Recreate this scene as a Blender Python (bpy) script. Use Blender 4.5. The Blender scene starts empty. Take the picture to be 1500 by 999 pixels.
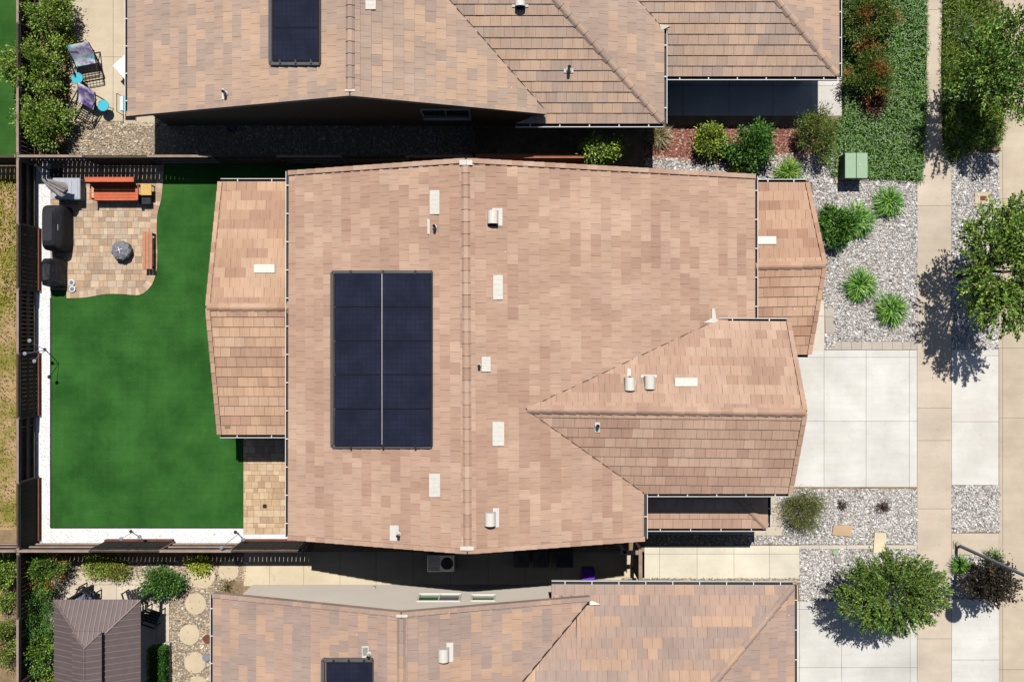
import bpy, math, random
import numpy as np
from mathutils import Vector, Matrix

random.seed(7)
rng = np.random.default_rng(7)
D = 34.0            # camera height above the lots (m)
F = 1394.0          # focal length in photo pixels
K = 1.23            # sunlit brightness of a white surface, used to turn seen colours into albedo
SL = -0.50          # level of the southern neighbour's back yard

scene = bpy.context.scene
COL = scene.collection

def P(px, py, z=0.0):
    s = (D - z) / F
    return Vector(((px - 750.0) * s, (499.5 - py) * s, z))

def lin1(v):
    v /= 255.0
    return v / 12.92 if v <= 0.04045 else ((v + 0.055) / 1.055) ** 2.4

def c(r, g, b, k=None):
    k = K if k is None else k
    return tuple(min(0.85, lin1(x) / k) for x in (r, g, b))

# ------------------------------------------------------------------ materials
def new_mat(name):
    m = bpy.data.materials.new(name)
    m.use_nodes = True
    nt = m.node_tree
    for n in list(nt.nodes):
        nt.nodes.remove(n)
    out = nt.nodes.new('ShaderNodeOutputMaterial')
    b = nt.nodes.new('ShaderNodeBsdfPrincipled')
    nt.links.new(b.outputs[0], out.inputs[0])
    return m, nt, b

def N(nt, t, **kw):
    n = nt.nodes.new(t)
    for k, v in kw.items():
        setattr(n, k, v)
    return n

def coords(nt, scale=(1, 1, 1)):
    g = N(nt, 'ShaderNodeNewGeometry')
    mp = N(nt, 'ShaderNodeMapping')
    mp.inputs['Scale'].default_value = scale
    nt.links.new(g.outputs['Position'], mp.inputs[0])
    return mp.outputs[0]

def noise(nt, vec, scale, detail=4, rough=0.6):
    n = N(nt, 'ShaderNodeTexNoise')
    n.inputs['Scale'].default_value = scale
    n.inputs['Detail'].default_value = detail
    n.inputs['Roughness'].default_value = rough
    nt.links.new(vec, n.inputs['Vector'])
    return n.outputs['Fac']

def ramp(nt, fac, stops):
    r = N(nt, 'ShaderNodeValToRGB')
    e = r.color_ramp.elements
    while len(e) > 1:
        e.remove(e[-1])
    e[0].position = stops[0][0]
    e[0].color = (*stops[0][1], 1) if len(stops[0][1]) == 3 else stops[0][1]
    for p, col in stops[1:]:
        x = e.new(p)
        x.color = (*col, 1)
    nt.links.new(fac, r.inputs[0])
    return r.outputs[0]

def mult(nt, a, b, fac=1.0):
    m = N(nt, 'ShaderNodeMix', data_type='RGBA', blend_type='MULTIPLY')
    m.inputs[0].default_value = fac
    nt.links.new(a, m.inputs[6]) if not isinstance(a, tuple) else setattr(m.inputs[6], 'default_value', (*a, 1))
    nt.links.new(b, m.inputs[7])
    return m.outputs[2]

def mixc(nt, fac, a, b):
    m = N(nt, 'ShaderNodeMix', data_type='RGBA')
    nt.links.new(fac, m.inputs[0])
    for s, v in ((6, a), (7, b)):
        if isinstance(v, tuple):
            m.inputs[s].default_value = (*v, 1)
        else:
            nt.links.new(v, m.inputs[s])
    return m.outputs[2]

def bump(nt, b, h, strength=0.3, dist=0.02):
    n = N(nt, 'ShaderNodeBump')
    n.inputs['Strength'].default_value = strength
    n.inputs['Distance'].default_value = dist
    nt.links.new(h, n.inputs['Height'])
    nt.links.new(n.outputs[0], b.inputs['Normal'])

def gray(a):
    return (a, a, a)

def plain(name, col, rough=0.6, metal=0.0, var=0.18, scale=6.0, fine=60.0, spec=0.3):
    """one base colour with a little large and fine unevenness"""
    m, nt, b = new_mat(name)
    v = coords(nt)
    a = ramp(nt, noise(nt, v, scale, 5), [(0.3, gray(1 - var)), (0.7, gray(1.0 + var * 0.4))])
    f = ramp(nt, noise(nt, v, fine, 3), [(0.3, gray(1 - var * 0.6)), (0.7, gray(1.0))])
    nt.links.new(mult(nt, mult(nt, tuple(col), a), f), b.inputs['Base Color'])
    b.inputs['Roughness'].default_value = rough
    b.inputs['Metallic'].default_value = metal
    b.inputs['Specular IOR Level'].default_value = spec
    return m

def attr_mat(name, rough=0.8, var=0.2, scale=8.0, fine=70.0, spec=0.2, stretch=None, trans=0.0, sheen=None):
    """base colour comes from each face's own colour"""
    m, nt, b = new_mat(name)
    at = N(nt, 'ShaderNodeAttribute')
    at.attribute_name = 'Col'
    v = coords(nt)
    a = ramp(nt, noise(nt, v, scale, 5), [(0.3, gray(1 - var)), (0.7, gray(1.0 + var * 0.3))])
    f = ramp(nt, noise(nt, v, fine, 3), [(0.3, gray(1 - var * 0.7)), (0.7, gray(1.0))])
    col = mult(nt, mult(nt, at.outputs['Color'], a), f)
    if stretch:
        uv = N(nt, 'ShaderNodeUVMap')
        mp = N(nt, 'ShaderNodeMapping')
        mp.inputs['Scale'].default_value = (stretch[0], stretch[1], 1)
        nt.links.new(uv.outputs[0], mp.inputs[0])
        s = noise(nt, mp.outputs[0], 1.0, 3)
        col = mult(nt, col, ramp(nt, s, [(0.35, gray(0.86)), (0.65, gray(1.05))]))
        bump(nt, b, s, 0.25, 0.01)
    nt.links.new(col, b.inputs['Base Color'])
    b.inputs['Roughness'].default_value = rough
    b.inputs['Specular IOR Level'].default_value = spec
    if trans:
        # leaves let some light through
        out = nt.nodes['Material Output']
        t = N(nt, 'ShaderNodeBsdfTranslucent')
        nt.links.new(col, t.inputs[0])
        mx = N(nt, 'ShaderNodeMixShader')
        mx.inputs[0].default_value = trans
        nt.links.new(b.outputs[0], mx.inputs[1])
        nt.links.new(t.outputs[0], mx.inputs[2])
        nt.links.new(mx.outputs[0], out.inputs[0])
    return m

M = {}
def add_specks(m, col=(.75, .73, .7), scale=3.2, thr=.045):
    nt = m.node_tree; b = next(n for n in nt.nodes if n.type == 'BSDF_PRINCIPLED')
    v = coords(nt); vo = N(nt, 'ShaderNodeTexVoronoi'); vo.inputs['Scale'].default_value = scale; nt.links.new(v, vo.inputs['Vector'])
    msk = noise(nt, v, .55, 3)
    th = N(nt, 'ShaderNodeMapRange'); th.inputs[1].default_value = .45; th.inputs[2].default_value = .75; th.inputs[3].default_value = 0; th.inputs[4].default_value = thr * 1.7
    nt.links.new(msk, th.inputs[0])
    lt = N(nt, 'ShaderNodeMath', operation='LESS_THAN'); nt.links.new(vo.outputs['Distance'], lt.inputs[0]); nt.links.new(th.outputs[0], lt.inputs[1])
    src = b.inputs['Base Color'].links[0].from_socket
    nt.links.new(mixc(nt, lt.outputs[0], src, col), b.inputs['Base Color'])
M['tile'] = attr_mat('concrete_roof_tile', 0.85, 0.10, 0.9, 30.0, 0.15, stretch=(55.0, 1.6))
add_specks(M['tile'])
M['underlay'] = plain('roof_underlay', (0.05, 0.038, 0.032), 0.9)
M['stucco'] = plain('stucco_tan', c(205, 190, 168), 0.95, var=0.08, fine=90)
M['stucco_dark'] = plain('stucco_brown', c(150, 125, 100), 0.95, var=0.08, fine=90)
M['stucco_cream'] = plain('stucco_cream', (.85, .765, .665), 0.95, var=0.04, scale=1.2, fine=90)
M['trim'] = plain('white_trim', c(232, 228, 220), 0.5, var=0.06)
M['gutter'] = plain('gutter_metal', c(226, 224, 220), 0.45, var=0.08)
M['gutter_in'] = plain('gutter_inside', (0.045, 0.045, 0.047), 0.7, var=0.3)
M['vent'] = plain('vent_paint', c(232, 226, 215), 0.5, var=0.10, scale=12)
M['galv'] = plain('galvanised_metal', c(205, 205, 200), 0.4, 0.5, var=0.15)
M['black'] = plain('black_paint', (0.012, 0.012, 0.014), 0.5)
M['darkhole'] = plain('dark_opening', (0.006, 0.006, 0.006), 0.9)
M['glass'] = plain('window_glass', (0.02, 0.03, 0.035), 0.08, var=0.1, spec=0.8)
M['glass_green'] = plain('window_glass_painted_green_reflection', (0.05, 0.17, 0.03), 0.15, var=0.3, spec=0.6)  # green reflection painted into the glass base colour
M['glass_grey'] = plain('window_glass_behind_screen', (0.10, 0.11, 0.12), 0.3, var=0.1)
M['concrete'] = attr_mat('concrete', 0.9, 0.13, 0.8, 40.0)
def extra(m, scale, stops, vec=None, uv=None):
    nt = m.node_tree; b = next(n for n in nt.nodes if n.type == 'BSDF_PRINCIPLED')
    if uv:
        u = N(nt, 'ShaderNodeUVMap'); mp = N(nt, 'ShaderNodeMapping'); mp.inputs['Scale'].default_value = (uv[0], uv[1], 1); nt.links.new(u.outputs[0], mp.inputs[0]); v = mp.outputs[0]
    else: v = coords(nt, vec or (1, 1, 1))
    src = b.inputs['Base Color'].links[0].from_socket
    nt.links.new(mult(nt, src, ramp(nt, noise(nt, v, scale, 5, .65), stops)), b.inputs['Base Color'])
extra(M['concrete'], .45, [(.35, (.90, .89, .87)), (.65, gray(1.03))])
extra(M['concrete'], 2.6, [(.60, gray(1.0)), (.74, (.86, .85, .84))])
extra(M['concrete'], 1.0, [(.40, gray(1.0)), (.70, (.93, .92, .90))], vec=(.5, 3.5, 1))
extra(M['tile'], 1.0, [(.35, (.93, .92, .91)), (.65, gray(1.05))], uv=(2.2, .22))
extra(M['tile'], .32, [(.35, (.94, .93, .93)), (.65, gray(1.04))])
M['joint'] = plain('dark_joint', (0.10, 0.095, 0.085), 0.95)  # dark grey base visible in the gaps between slabs and pavers
M['stonecol'] = attr_mat('loose_stone', 0.9, 0.12, 20, 90)
M['paver'] = attr_mat('paver', 0.9, 0.16, 5.0, 60.0)
M['leaf'] = attr_mat('leaf', 0.42, 0.12, 3.0, 30.0, 0.5, trans=0.25)
M['wood_dark'] = plain('fence_board_dark_stain', (0.022, 0.019, 0.017), 0.8, var=0.4, scale=3)
M['wood_grey'] = plain('weathered_wood', c(172, 150, 136), 0.85, var=0.25, scale=4)
M['wood_red'] = plain('redwood_kickboard', c(128, 78, 60), 0.8, var=0.25, scale=4)
M['wood_rust'] = plain('stained_fence_cap', c(176, 112, 82), 0.8, var=0.2, scale=4)
M['bark'] = plain('bark', c(120, 98, 80), 0.9, var=0.3, scale=12)

def ground_mat(name, stops, scale=3.0, fine=40.0, rough=0.95, bumpd=0.03):
    m, nt, b = new_mat(name)
    v = coords(nt)
    a = noise(nt, v, scale, 6, 0.65)
    f = ramp(nt, noise(nt, v, fine, 4), [(0.3, gray(0.7)), (0.7, gray(1.1))])
    nt.links.new(mult(nt, ramp(nt, a, stops), f), b.inputs['Base Color'])
    b.inputs['Roughness'].default_value = rough
    b.inputs['Specular IOR Level'].default_value = 0.1
    bump(nt, b, noise(nt, v, fine, 4), 0.5, bumpd)
    return m

M['dirt'] = ground_mat('dirt', [(0.3, c(130, 108, 86)), (0.7, c(178, 152, 120))])
M['drygrass'] = ground_mat('dry_grass', [(0.25, c(104, 110, 44)), (0.42, c(150, 140, 72)), (0.55, c(190, 160, 116)), (0.75, c(216, 180, 144))], 0.9, 25)
M['mulch'] = ground_mat('red_bark_mulch', [(0.3, c(110, 66, 54)), (0.7, c(162, 102, 84))], 8, 50)
M['underrock'] = ground_mat('ground_under_white_rock', [(0.3, c(130, 124, 118)), (0.7, c(190, 184, 178))], 8, 60)
M['underpebble'] = ground_mat('ground_under_pebbles', [(0.3, c(130, 118, 102)), (0.7, c(182, 168, 148))], 8, 60)
M['whitegravel'] = ground_mat('white_marble_gravel', [(0.3, gray(.8)), (0.7, gray(.85))], 20, 90)
M['asphalt'] = ground_mat('asphalt', [(0.3, gray(0.045)), (0.7, gray(0.06))], 3, 120)

def turf_mat(name, dark, light):
    m, nt, b = new_mat(name)
    v = coords(nt)
    big = noise(nt, v, 0.7, 5, 0.6)
    wv = coords(nt, (6.0, 0.35, 1))
    st = noise(nt, wv, 1.0, 3)
    wv2 = coords(nt, (0.3, 9.0, 1))
    st2 = noise(nt, wv2, 1.0, 4)
    col = ramp(nt, big, [(0.36, dark), (0.64, light)])
    col = mult(nt, col, ramp(nt, st, [(0.3, gray(0.94)), (0.7, gray(1.04))]))
    col = mult(nt, col, ramp(nt, st2, [(0.3, gray(0.92)), (0.7, gray(1.05))]))
    fn = noise(nt, v, 55, 4, 0.8)
    col = mult(nt, col, ramp(nt, fn, [(0.3, gray(0.62)), (0.7, gray(1.3))]))
    nt.links.new(col, b.inputs['Base Color'])
    b.inputs['Roughness'].default_value = 0.9
    b.inputs['Specular IOR Level'].default_value = 0.1
    bump(nt, b, fn, 0.6, 0.03)
    return m
M['turf'] = turf_mat('artificial_turf', c(44, 90, 36), c(62, 114, 50))
M['turf2'] = turf_mat('neighbour_turf', c(50, 92, 36), c(70, 112, 50))

def solar_mat():
    m, nt, b = new_mat('solar_cells')
    uv = N(nt, 'ShaderNodeUVMap')
    sep = N(nt, 'ShaderNodeSeparateXYZ')
    nt.links.new(uv.outputs[0], sep.inputs[0])
    def lines(sock, freq, w):
        a = N(nt, 'ShaderNodeMath', operation='MULTIPLY'); a.inputs[1].default_value = freq
        nt.links.new(sock, a.inputs[0])
        fr = N(nt, 'ShaderNodeMath', operation='FRACT'); nt.links.new(a.outputs[0], fr.inputs[0])
        lt = N(nt, 'ShaderNodeMath', operation='LESS_THAN'); lt.inputs[1].default_value = w
        nt.links.new(fr.outputs[0], lt.inputs[0])
        return lt.outputs[0]
    l1 = lines(sep.outputs[0], 1 / 0.16, 0.10)
    l2 = lines(sep.outputs[1], 1 / 0.16, 0.10)
    l3 = lines(sep.outputs[1], 1 / 0.053, 0.16)
    mx = N(nt, 'ShaderNodeMath', operation='MAXIMUM'); nt.links.new(l1, mx.inputs[0]); nt.links.new(l2, mx.inputs[1])
    v = coords(nt)
    base = ramp(nt, noise(nt, v, 1.3, 4), [(0.35, (0.011, 0.0135, 0.026)), (0.65, (0.020, 0.023, 0.043))])
    c1 = mixc(nt, mx.outputs[0], base, (0.0115, 0.013, 0.026))
    m3 = N(nt, 'ShaderNodeMath', operation='MULTIPLY'); m3.inputs[1].default_value = 0.4
    nt.links.new(l3, m3.inputs[0])
    c2 = mixc(nt, m3.outputs[0], c1, (0.021, 0.023, 0.042))
    dust = ramp(nt, noise(nt, v, 9, 6, 0.8), [(0.66, gray(0.0)), (0.80, gray(1.0))])
    c3 = mixc(nt, dust, c2, (0.09, 0.09, 0.10))
    nt.links.new(c3, b.inputs['Base Color'])
    b.inputs['Roughness'].default_value = 0.35
    b.inputs['Specular IOR Level'].default_value = 0.25
    return m
M['solar'] = solar_mat()

# ------------------------------------------------------------------ mesh builder
class MB:
    def __init__(self):
        self.v = []; self.nv = 0
        self.loops = []; self.tot = []; self.col = []; self.uv = []; self.mi = []
    def add(self, verts, faces, col=(0.5, 0.5, 0.5), uvs=None, mi=0):
        base = self.nv
        self.v.append(np.asarray([tuple(p) for p in verts], dtype=np.float32).reshape(-1, 3))
        self.nv += len(verts)
        for f in faces:
            self.loops.extend(base + i for i in f)
            self.tot.append(len(f))
            self.col.append(col)
            self.mi.append(mi)
            for i in f:
                self.uv.append(uvs[i] if uvs is not None else (0.0, 0.0))
    def add_np(self, verts, nper, faces, cols, mi=0):
        """many copies: verts (n,nper,3); faces = list of index tuples inside one copy; cols (n,3)"""
        n = len(verts)
        base = self.nv
        self.v.append(verts.reshape(-1, 3).astype(np.float32)); self.nv += n * nper
        for f in faces:
            idx = (base + np.arange(n)[:, None] * nper + np.array(f)[None, :]).reshape(-1)
            self.loops.extend(idx.tolist())
            self.tot.extend([len(f)] * n)
            self.col.extend(map(tuple, cols.tolist()))
            self.mi.extend([mi] * n)
            self.uv.extend([(0.0, 0.0)] * (n * len(f)))
    def quad(self, a, b, c_, d, col=(.5, .5, .5), mi=0):
        self.add([a, b, c_, d], [(0, 1, 2, 3)], col, mi=mi)
    def box(self, cx, cy, cz, sx, sy, sz, col=(.5, .5, .5), rot=0.0, mi=0, taper=1.0, bev=0.0):
        co, si = math.cos(rot), math.sin(rot)
        if bev > 0:
            # chamfered box: three rings in z
            pts = []
            for (zz, ins) in ((-sz / 2, bev), (-sz / 2 + bev, 0), (sz / 2 - bev, 0), (sz / 2, bev)):
                hx, hy = sx / 2, sy / 2
                if zz > 0: hx *= taper; hy *= taper
                r = bev if ins == 0 else 0
                for (x, y) in ((hx - ins, hy - ins - r), (hx - ins - r, hy - ins), (-hx + ins + r, hy - ins), (-hx + ins, hy - ins - r),
                               (-hx + ins, -hy + ins + r), (-hx + ins + r, -hy + ins), (hx - ins - r, -hy + ins), (hx - ins, -hy + ins + r)):
                    pts.append((cx + x * co - y * si, cy + x * si + y * co, cz + zz))
            fs = [tuple(range(7, -1, -1)), tuple(range(24, 32))]
            for r in range(3):
                for i in range(8):
                    j = (i + 1) % 8
                    fs.append((r * 8 + i, r * 8 + j, r * 8 + 8 + j, r * 8 + 8 + i))
            self.add(pts, fs, col, mi=mi); return
        pts = []
        for zz in (-1, 1):
            t = taper if zz > 0 else 1
            for (x, y) in ((-1, -1), (1, -1), (1, 1), (-1, 1)):
                x = x * sx / 2 * t; y = y * sy / 2 * t
                pts.append((cx + x * co - y * si, cy + x * si + y * co, cz + zz * sz / 2))
        self.add(pts, [(3, 2, 1, 0), (4, 5, 6, 7), (0, 1, 5, 4), (1, 2, 6, 5), (2, 3, 7, 6), (3, 0, 4, 7)], col, mi=mi)
    def prism(self, poly, z0, z1, col=(.5, .5, .5), mi=0, bottom=True):
        n = len(poly)
        pts = [(p[0], p[1], z0) for p in poly] + [(p[0], p[1], z1) for p in poly]
        fs = [tuple(range(n, 2 * n))]
        if bottom: fs.append(tuple(range(n - 1, -1, -1)))
        for i in range(n):
            j = (i + 1) % n
            fs.append((i, j, n + j, n + i))
        self.add(pts, fs, col, mi=mi)
    def slab(self, pts3, thick, col=(.5, .5, .5), mi=0):
        """3D polygon (counter-clockwise from above) thickened straight down"""
        n = len(pts3)
        pts = [tuple(p) for p in pts3] + [(p[0], p[1], p[2] - thick) for p in pts3]
        fs = [tuple(range(n)), tuple(range(2 * n - 1, n - 1, -1))]
        for i in range(n):
            j = (i + 1) % n
            fs.append((j, i, n + i, n + j))
        self.add(pts, fs, col, mi=mi)
    def tube(self, pts, r, seg=8, col=(.5, .5, .5), mi=0, caps=True):
        pts = [Vector(p) for p in pts]
        rs = r if isinstance(r, (list, tuple)) else [r] * len(pts)
        rings = []
        for i, p in enumerate(pts):
            d = (pts[min(i + 1, len(pts) - 1)] - pts[max(i - 1, 0)])
            d.normalize() if d.length > 0 else None
            a = Vector((0, 0, 1)) if abs(d.z) < 0.9 else Vector((1, 0, 0))
            s = d.cross(a).normalized(); t = d.cross(s).normalized()
            rings.append([p + (s * math.cos(2 * math.pi * k / seg) + t * math.sin(2 * math.pi * k / seg)) * rs[i] for k in range(seg)])
        vs = [q for ring in rings for q in ring]
        fs = []
        for i in range(len(pts) - 1):
            for k in range(seg):
                l = (k + 1) % seg
                fs.append((i * seg + k, i * seg + l, (i + 1) * seg + l, (i + 1) * seg + k))
        if caps:
            fs.append(tuple(range(seg - 1, -1, -1))); b = (len(pts) - 1) * seg
            fs.append(tuple(range(b, b + seg)))
        self.add(vs, fs, col, mi=mi)
    def lathe(self, cx, cy, prof, seg=20, col=(.5, .5, .5), mi=0, wob=0.0, sx=1.0, sy=1.0):
        vs = []
        for (r, z) in prof:
            for k in range(seg):
                a = 2 * math.pi * k / seg
                rr = r * (1 + wob * (random.random() - .5))
                vs.append((cx + rr * math.cos(a) * sx, cy + rr * math.sin(a) * sy, z))
        fs = []
        for i in range(len(prof) - 1):
            for k in range(seg):
                l = (k + 1) % seg
                fs.append((i * seg + k, i * seg + l, (i + 1) * seg + l, (i + 1) * seg + k))
        fs.append(tuple(range(seg - 1, -1, -1))); b = (len(prof) - 1) * seg
        fs.append(tuple(range(b, b + seg)))
        self.add(vs, fs, col, mi=mi)
    def build(self, name, mats, parent=None, smooth=False, loc=None):
        """link as ONE object; vertices are given in world space"""
        v = np.concatenate(self.v) if self.v else np.zeros((0, 3), np.float32)
        if parent is not None:
            org = ORG[parent.name]
        elif loc is not None:
            org = Vector(loc)
        elif len(v):
            lo = v.min(0); hi = v.max(0)
            org = Vector(((lo[0] + hi[0]) / 2, (lo[1] + hi[1]) / 2, lo[2]))
        else:
            org = Vector((0, 0, 0))
        v = v - np.array(org, dtype=np.float32)
        me = bpy.data.meshes.new(name)
        me.vertices.add(len(v)); me.vertices.foreach_set('co', v.astype(np.float32).ravel())
        tot = np.array(self.tot, dtype=np.int32)
        me.loops.add(len(self.loops)); me.loops.foreach_set('vertex_index', np.array(self.loops, dtype=np.int32))
        me.polygons.add(len(tot))
        st = np.zeros(len(tot), dtype=np.int32); st[1:] = np.cumsum(tot)[:-1]
        me.polygons.foreach_set('loop_start', st)
        me.polygons.foreach_set('loop_total', tot)
        me.polygons.foreach_set('material_index', np.array(self.mi, dtype=np.int32))
        me.polygons.foreach_set('use_smooth', np.full(len(tot), smooth, dtype=bool))
        at = me.color_attributes.new('Col', 'FLOAT_COLOR', 'CORNER')
        cc = np.ones((len(tot), 4), dtype=np.float32)
        cc[:, :3] = np.array(self.col, dtype=np.float32).reshape(-1, 3)
        at.data.foreach_set('color', np.repeat(cc, tot, axis=0).ravel())
        uvl = me.uv_layers.new(name='UVMap')
        uvl.data.foreach_set('uv', np.array(self.uv, dtype=np.float32).ravel())
        me.update(calc_edges=True)
        me.validate()
        for mm in (mats if isinstance(mats, (list, tuple)) else [mats]):
            me.materials.append(M[mm] if isinstance(mm, str) else mm)
        o = bpy.data.objects.new(name, me)
        COL.objects.link(o)
        if parent is not None:
            o.parent = parent
            ORG[o.name] = org
        else:
            o.location = org
            ORG[o.name] = org
        return o

ORG = {}
def thing(name, label, cat, loc, group=None):
    o = bpy.data.objects.new(name, None)
    o.empty_display_size = 0.3
    COL.objects.link(o)
    o.location = Vector(loc)
    ORG[o.name] = Vector(loc)
    o['label'] = label; o['category'] = cat
    if group: o['group'] = group
    return o
def tag(o, label=None, cat=None, group=None, kind=None):
    if label: o['label'] = label
    if cat: o['category'] = cat
    if group: o['group'] = group
    if kind: o['kind'] = kind
    return o

def area2(poly):
    return sum(poly[i][0] * poly[(i + 1) % len(poly)][1] - poly[(i + 1) % len(poly)][0] * poly[i][1] for i in range(len(poly))) / 2
def ccw(poly):
    return list(poly) if area2(poly) > 0 else list(poly)[::-1]
def clip_rect(poly, x0, x1, y0, y1):
    def cl(pts, ax, val, keep_less):
        out = []
        for i in range(len(pts)):
            a, b = pts[i], pts[(i + 1) % len(pts)]
            ia = (a[ax] <= val) if keep_less else (a[ax] >= val)
            ib = (b[ax] <= val) if keep_less else (b[ax] >= val)
            if ia: out.append(a)
            if ia != ib:
                t = (val - a[ax]) / (b[ax] - a[ax])
                out.append((a[0] + (b[0] - a[0]) * t, a[1] + (b[1] - a[1]) * t))
        return out
    for ax, val, k in ((0, x0, False), (0, x1, True), (1, y0, False), (1, y1, True)):
        poly = cl(poly, ax, val, k)
        if len(poly) < 3: return []
    out = []
    for p in poly:
        if not out or (abs(p[0] - out[-1][0]) + abs(p[1] - out[-1][1])) > 1e-5:
            out.append(p)
    if len(out) > 2 and (abs(out[0][0] - out[-1][0]) + abs(out[0][1] - out[-1][1])) < 1e-5: out.pop()
    return out if len(out) > 2 and abs(area2(out)) > 2e-4 else []

def jit(col, a=0.05):
    f = 1 + random.uniform(-a, a)
    return tuple(x * f for x in col)

# ------------------------------------------------------------------ ground sheets
def pxpoly(pts, z=0.0):
    return [tuple(P(x, y, z)[:2]) for x, y in pts]
def R(x0, y0, x1, y1):
    return [(x0, y0), (x1, y0), (x1, y1), (x0, y1)]
def sheet(name, pts, z, mat, lvl=0.0, kind='structure', thick=None):
    m = MB()
    poly = ccw(pxpoly(pts, lvl))
    if thick:
        m.prism(poly, lvl + z - thick, lvl + z, bottom=False)
    else:
        m.add([(x, y, lvl + z) for x, y in poly], [tuple(range(len(poly)))])
    return tag(m.build(name, mat), kind=kind)

def slabs(name, pts, xs, ys, z, col, lvl=0.0, var=0.04, gap=0.011, label=None, cat=None):
    """a concrete field cast in bays with sawn joints"""
    m = MB()
    poly = ccw(pxpoly(pts, lvl))
    m.add([(x, y, lvl + z - 0.004) for x, y in poly], [tuple(range(len(poly)))], mi=1)
    X = [-1e4] + [P(x, 0, lvl)[0] for x in xs] + [1e4]
    Y = [-1e4] + sorted(P(0, y, lvl)[1] for y in ys) + [1e4]
    for i in range(len(X) - 1):
        for j in range(len(Y) - 1):
            q = clip_rect(poly, X[i] + gap / 2, X[i + 1] - gap / 2, Y[j] + gap / 2, Y[j + 1] - gap / 2)
            if q:
                m.add([(x, y, lvl + z) for x, y in q], [tuple(range(len(q)))], jit(col, var))
    o = m.build(name, ['concrete', 'joint'])
    return tag(o, label, cat) if label else tag(o, kind='structure')

g = MB(); g.add([(-250, -250, SL - 0.012), (250, -250, SL - 0.012), (250, 250, SL - 0.012), (-250, 250, SL - 0.012)], [(0, 1, 2, 3)])
tag(g.build('ground', 'dirt'), kind='structure')
yS = P(0, 808)[1]; xG = P(945, 0)[0]
g = MB()
g.prism([(-45, yS), (70, yS), (70, 45), (-45, 45)], SL - 0.2, -0.004, bottom=False)
g.prism([(xG, -45), (70, -45), (70, yS - 0.003), (xG, yS - 0.003)], SL - 0.2, -0.004, bottom=False)
tag(g.build('lot_ground', 'dirt'), kind='structure')

CW = c(236, 234, 228); CT = c(218, 203, 184); CN = c(224, 208, 182)
# west neighbour strip
sheet('neighbour_lawn', R(-500, -300, 26, 232), 0.004, 'turf2')
sheet('dry_field', R(-500, 232, 62, 776), 0.004, 'drygrass')
sheet('bare_soil', R(-500, 776, 62, 806), 0.005, 'dirt')
sheet('planting_soil', R(-500, 809, 90, 1300), 0.004, 'dirt', SL)
# our back yard
sheet('artificial_lawn', R(75, 238, 470, 772), 0.008, 'turf')
# white gravel strip along the fences
def stones(name, polys, n_per_m2, size, palette, z, lvl=0.0, kind='stuff', flat=0.6, base=None, hole=None):
    allv = []; cols = []
    pal = np.array(palette)
    for pts in polys:
        poly = pxpoly(pts, lvl)
        xs = [p[0] for p in poly]; ys = [p[1] for p in poly]
        A = (max(xs) - min(xs)) * (max(ys) - min(ys))
        n = int(A * n_per_m2)
        q = np.stack([rng.uniform(min(xs), max(xs), n), rng.uniform(min(ys), max(ys), n)], 1)
        ins = np.zeros(n, bool)
        for i in range(len(poly)):
            a = poly[i]; b = poly[(i + 1) % len(poly)]
            cond = ((a[1] > q[:, 1]) != (b[1] > q[:, 1]))
            with np.errstate(divide='ignore', invalid='ignore'):
                xi = (b[0] - a[0]) * (q[:, 1] - a[1]) / ((b[1] - a[1]) if b[1] != a[1] else 1e-9) + a[0]
            ins ^= cond & (q[:, 0] < xi)
        q = q[ins]; n = len(q)
        s = size * rng.lognormal(0, 0.35, n)
        base_v = np.array([(1, 0, 0), (0.2, 1, 0), (-1, 0.15, 0), (-0.1, -1, 0), (0.15, 0.1, 1), (0, 0, -0.6), (0.5, 0.62, 0.55), (-0.6, -0.5, 0.5)])
        v = base_v[None] * (1 + rng.uniform(-0.3, 0.3, (n, 8, 1)))
        v = v * np.stack([s, s * rng.uniform(0.5, 1, n), s * flat * rng.uniform(0.6, 1.3, n)], 1)[:, None, :]
        a = rng.uniform(0, 6.283, n); ca, sa = np.cos(a), np.sin(a)
        x = v[:, :, 0] * ca[:, None] - v[:, :, 1] * sa[:, None]
        y = v[:, :, 0] * sa[:, None] + v[:, :, 1] * ca[:, None]
        tz = v[:, :, 2] + x * rng.uniform(-0.5, 0.5, n)[:, None] + y * rng.uniform(-0.5, 0.5, n)[:, None]
        w = np.stack([x + q[:, 0:1], y + q[:, 1:2], tz + lvl + z + s[:, None] * 0.25], 2)
        allv.append(w)
        cc = pal[rng.integers(0, len(pal), n)] * rng.uniform(0.8, 1.12, (n, 1))
        cols.append(np.clip(cc, 0, 0.85))
    m = MB()
    V = np.concatenate(allv); Cc = np.concatenate(cols)
    m.add_np(V, 8, [(0, 6, 4), (6, 1, 4), (1, 2, 4), (2, 7, 4), (7, 3, 4), (3, 0, 4), (0, 1, 6), (2, 3, 7)], Cc)
    if base:
        for k, pts in enumerate(polys):
            poly = ccw(pxpoly(pts, lvl))
            m.add([(x, y, lvl + z) for x, y in poly], [tuple(range(len(poly)))], mi=1)
        o = m.build(name, ['stonecol', base])
    else:
        o = m.build(name, 'stonecol')
    return tag(o, kind=kind)

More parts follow.
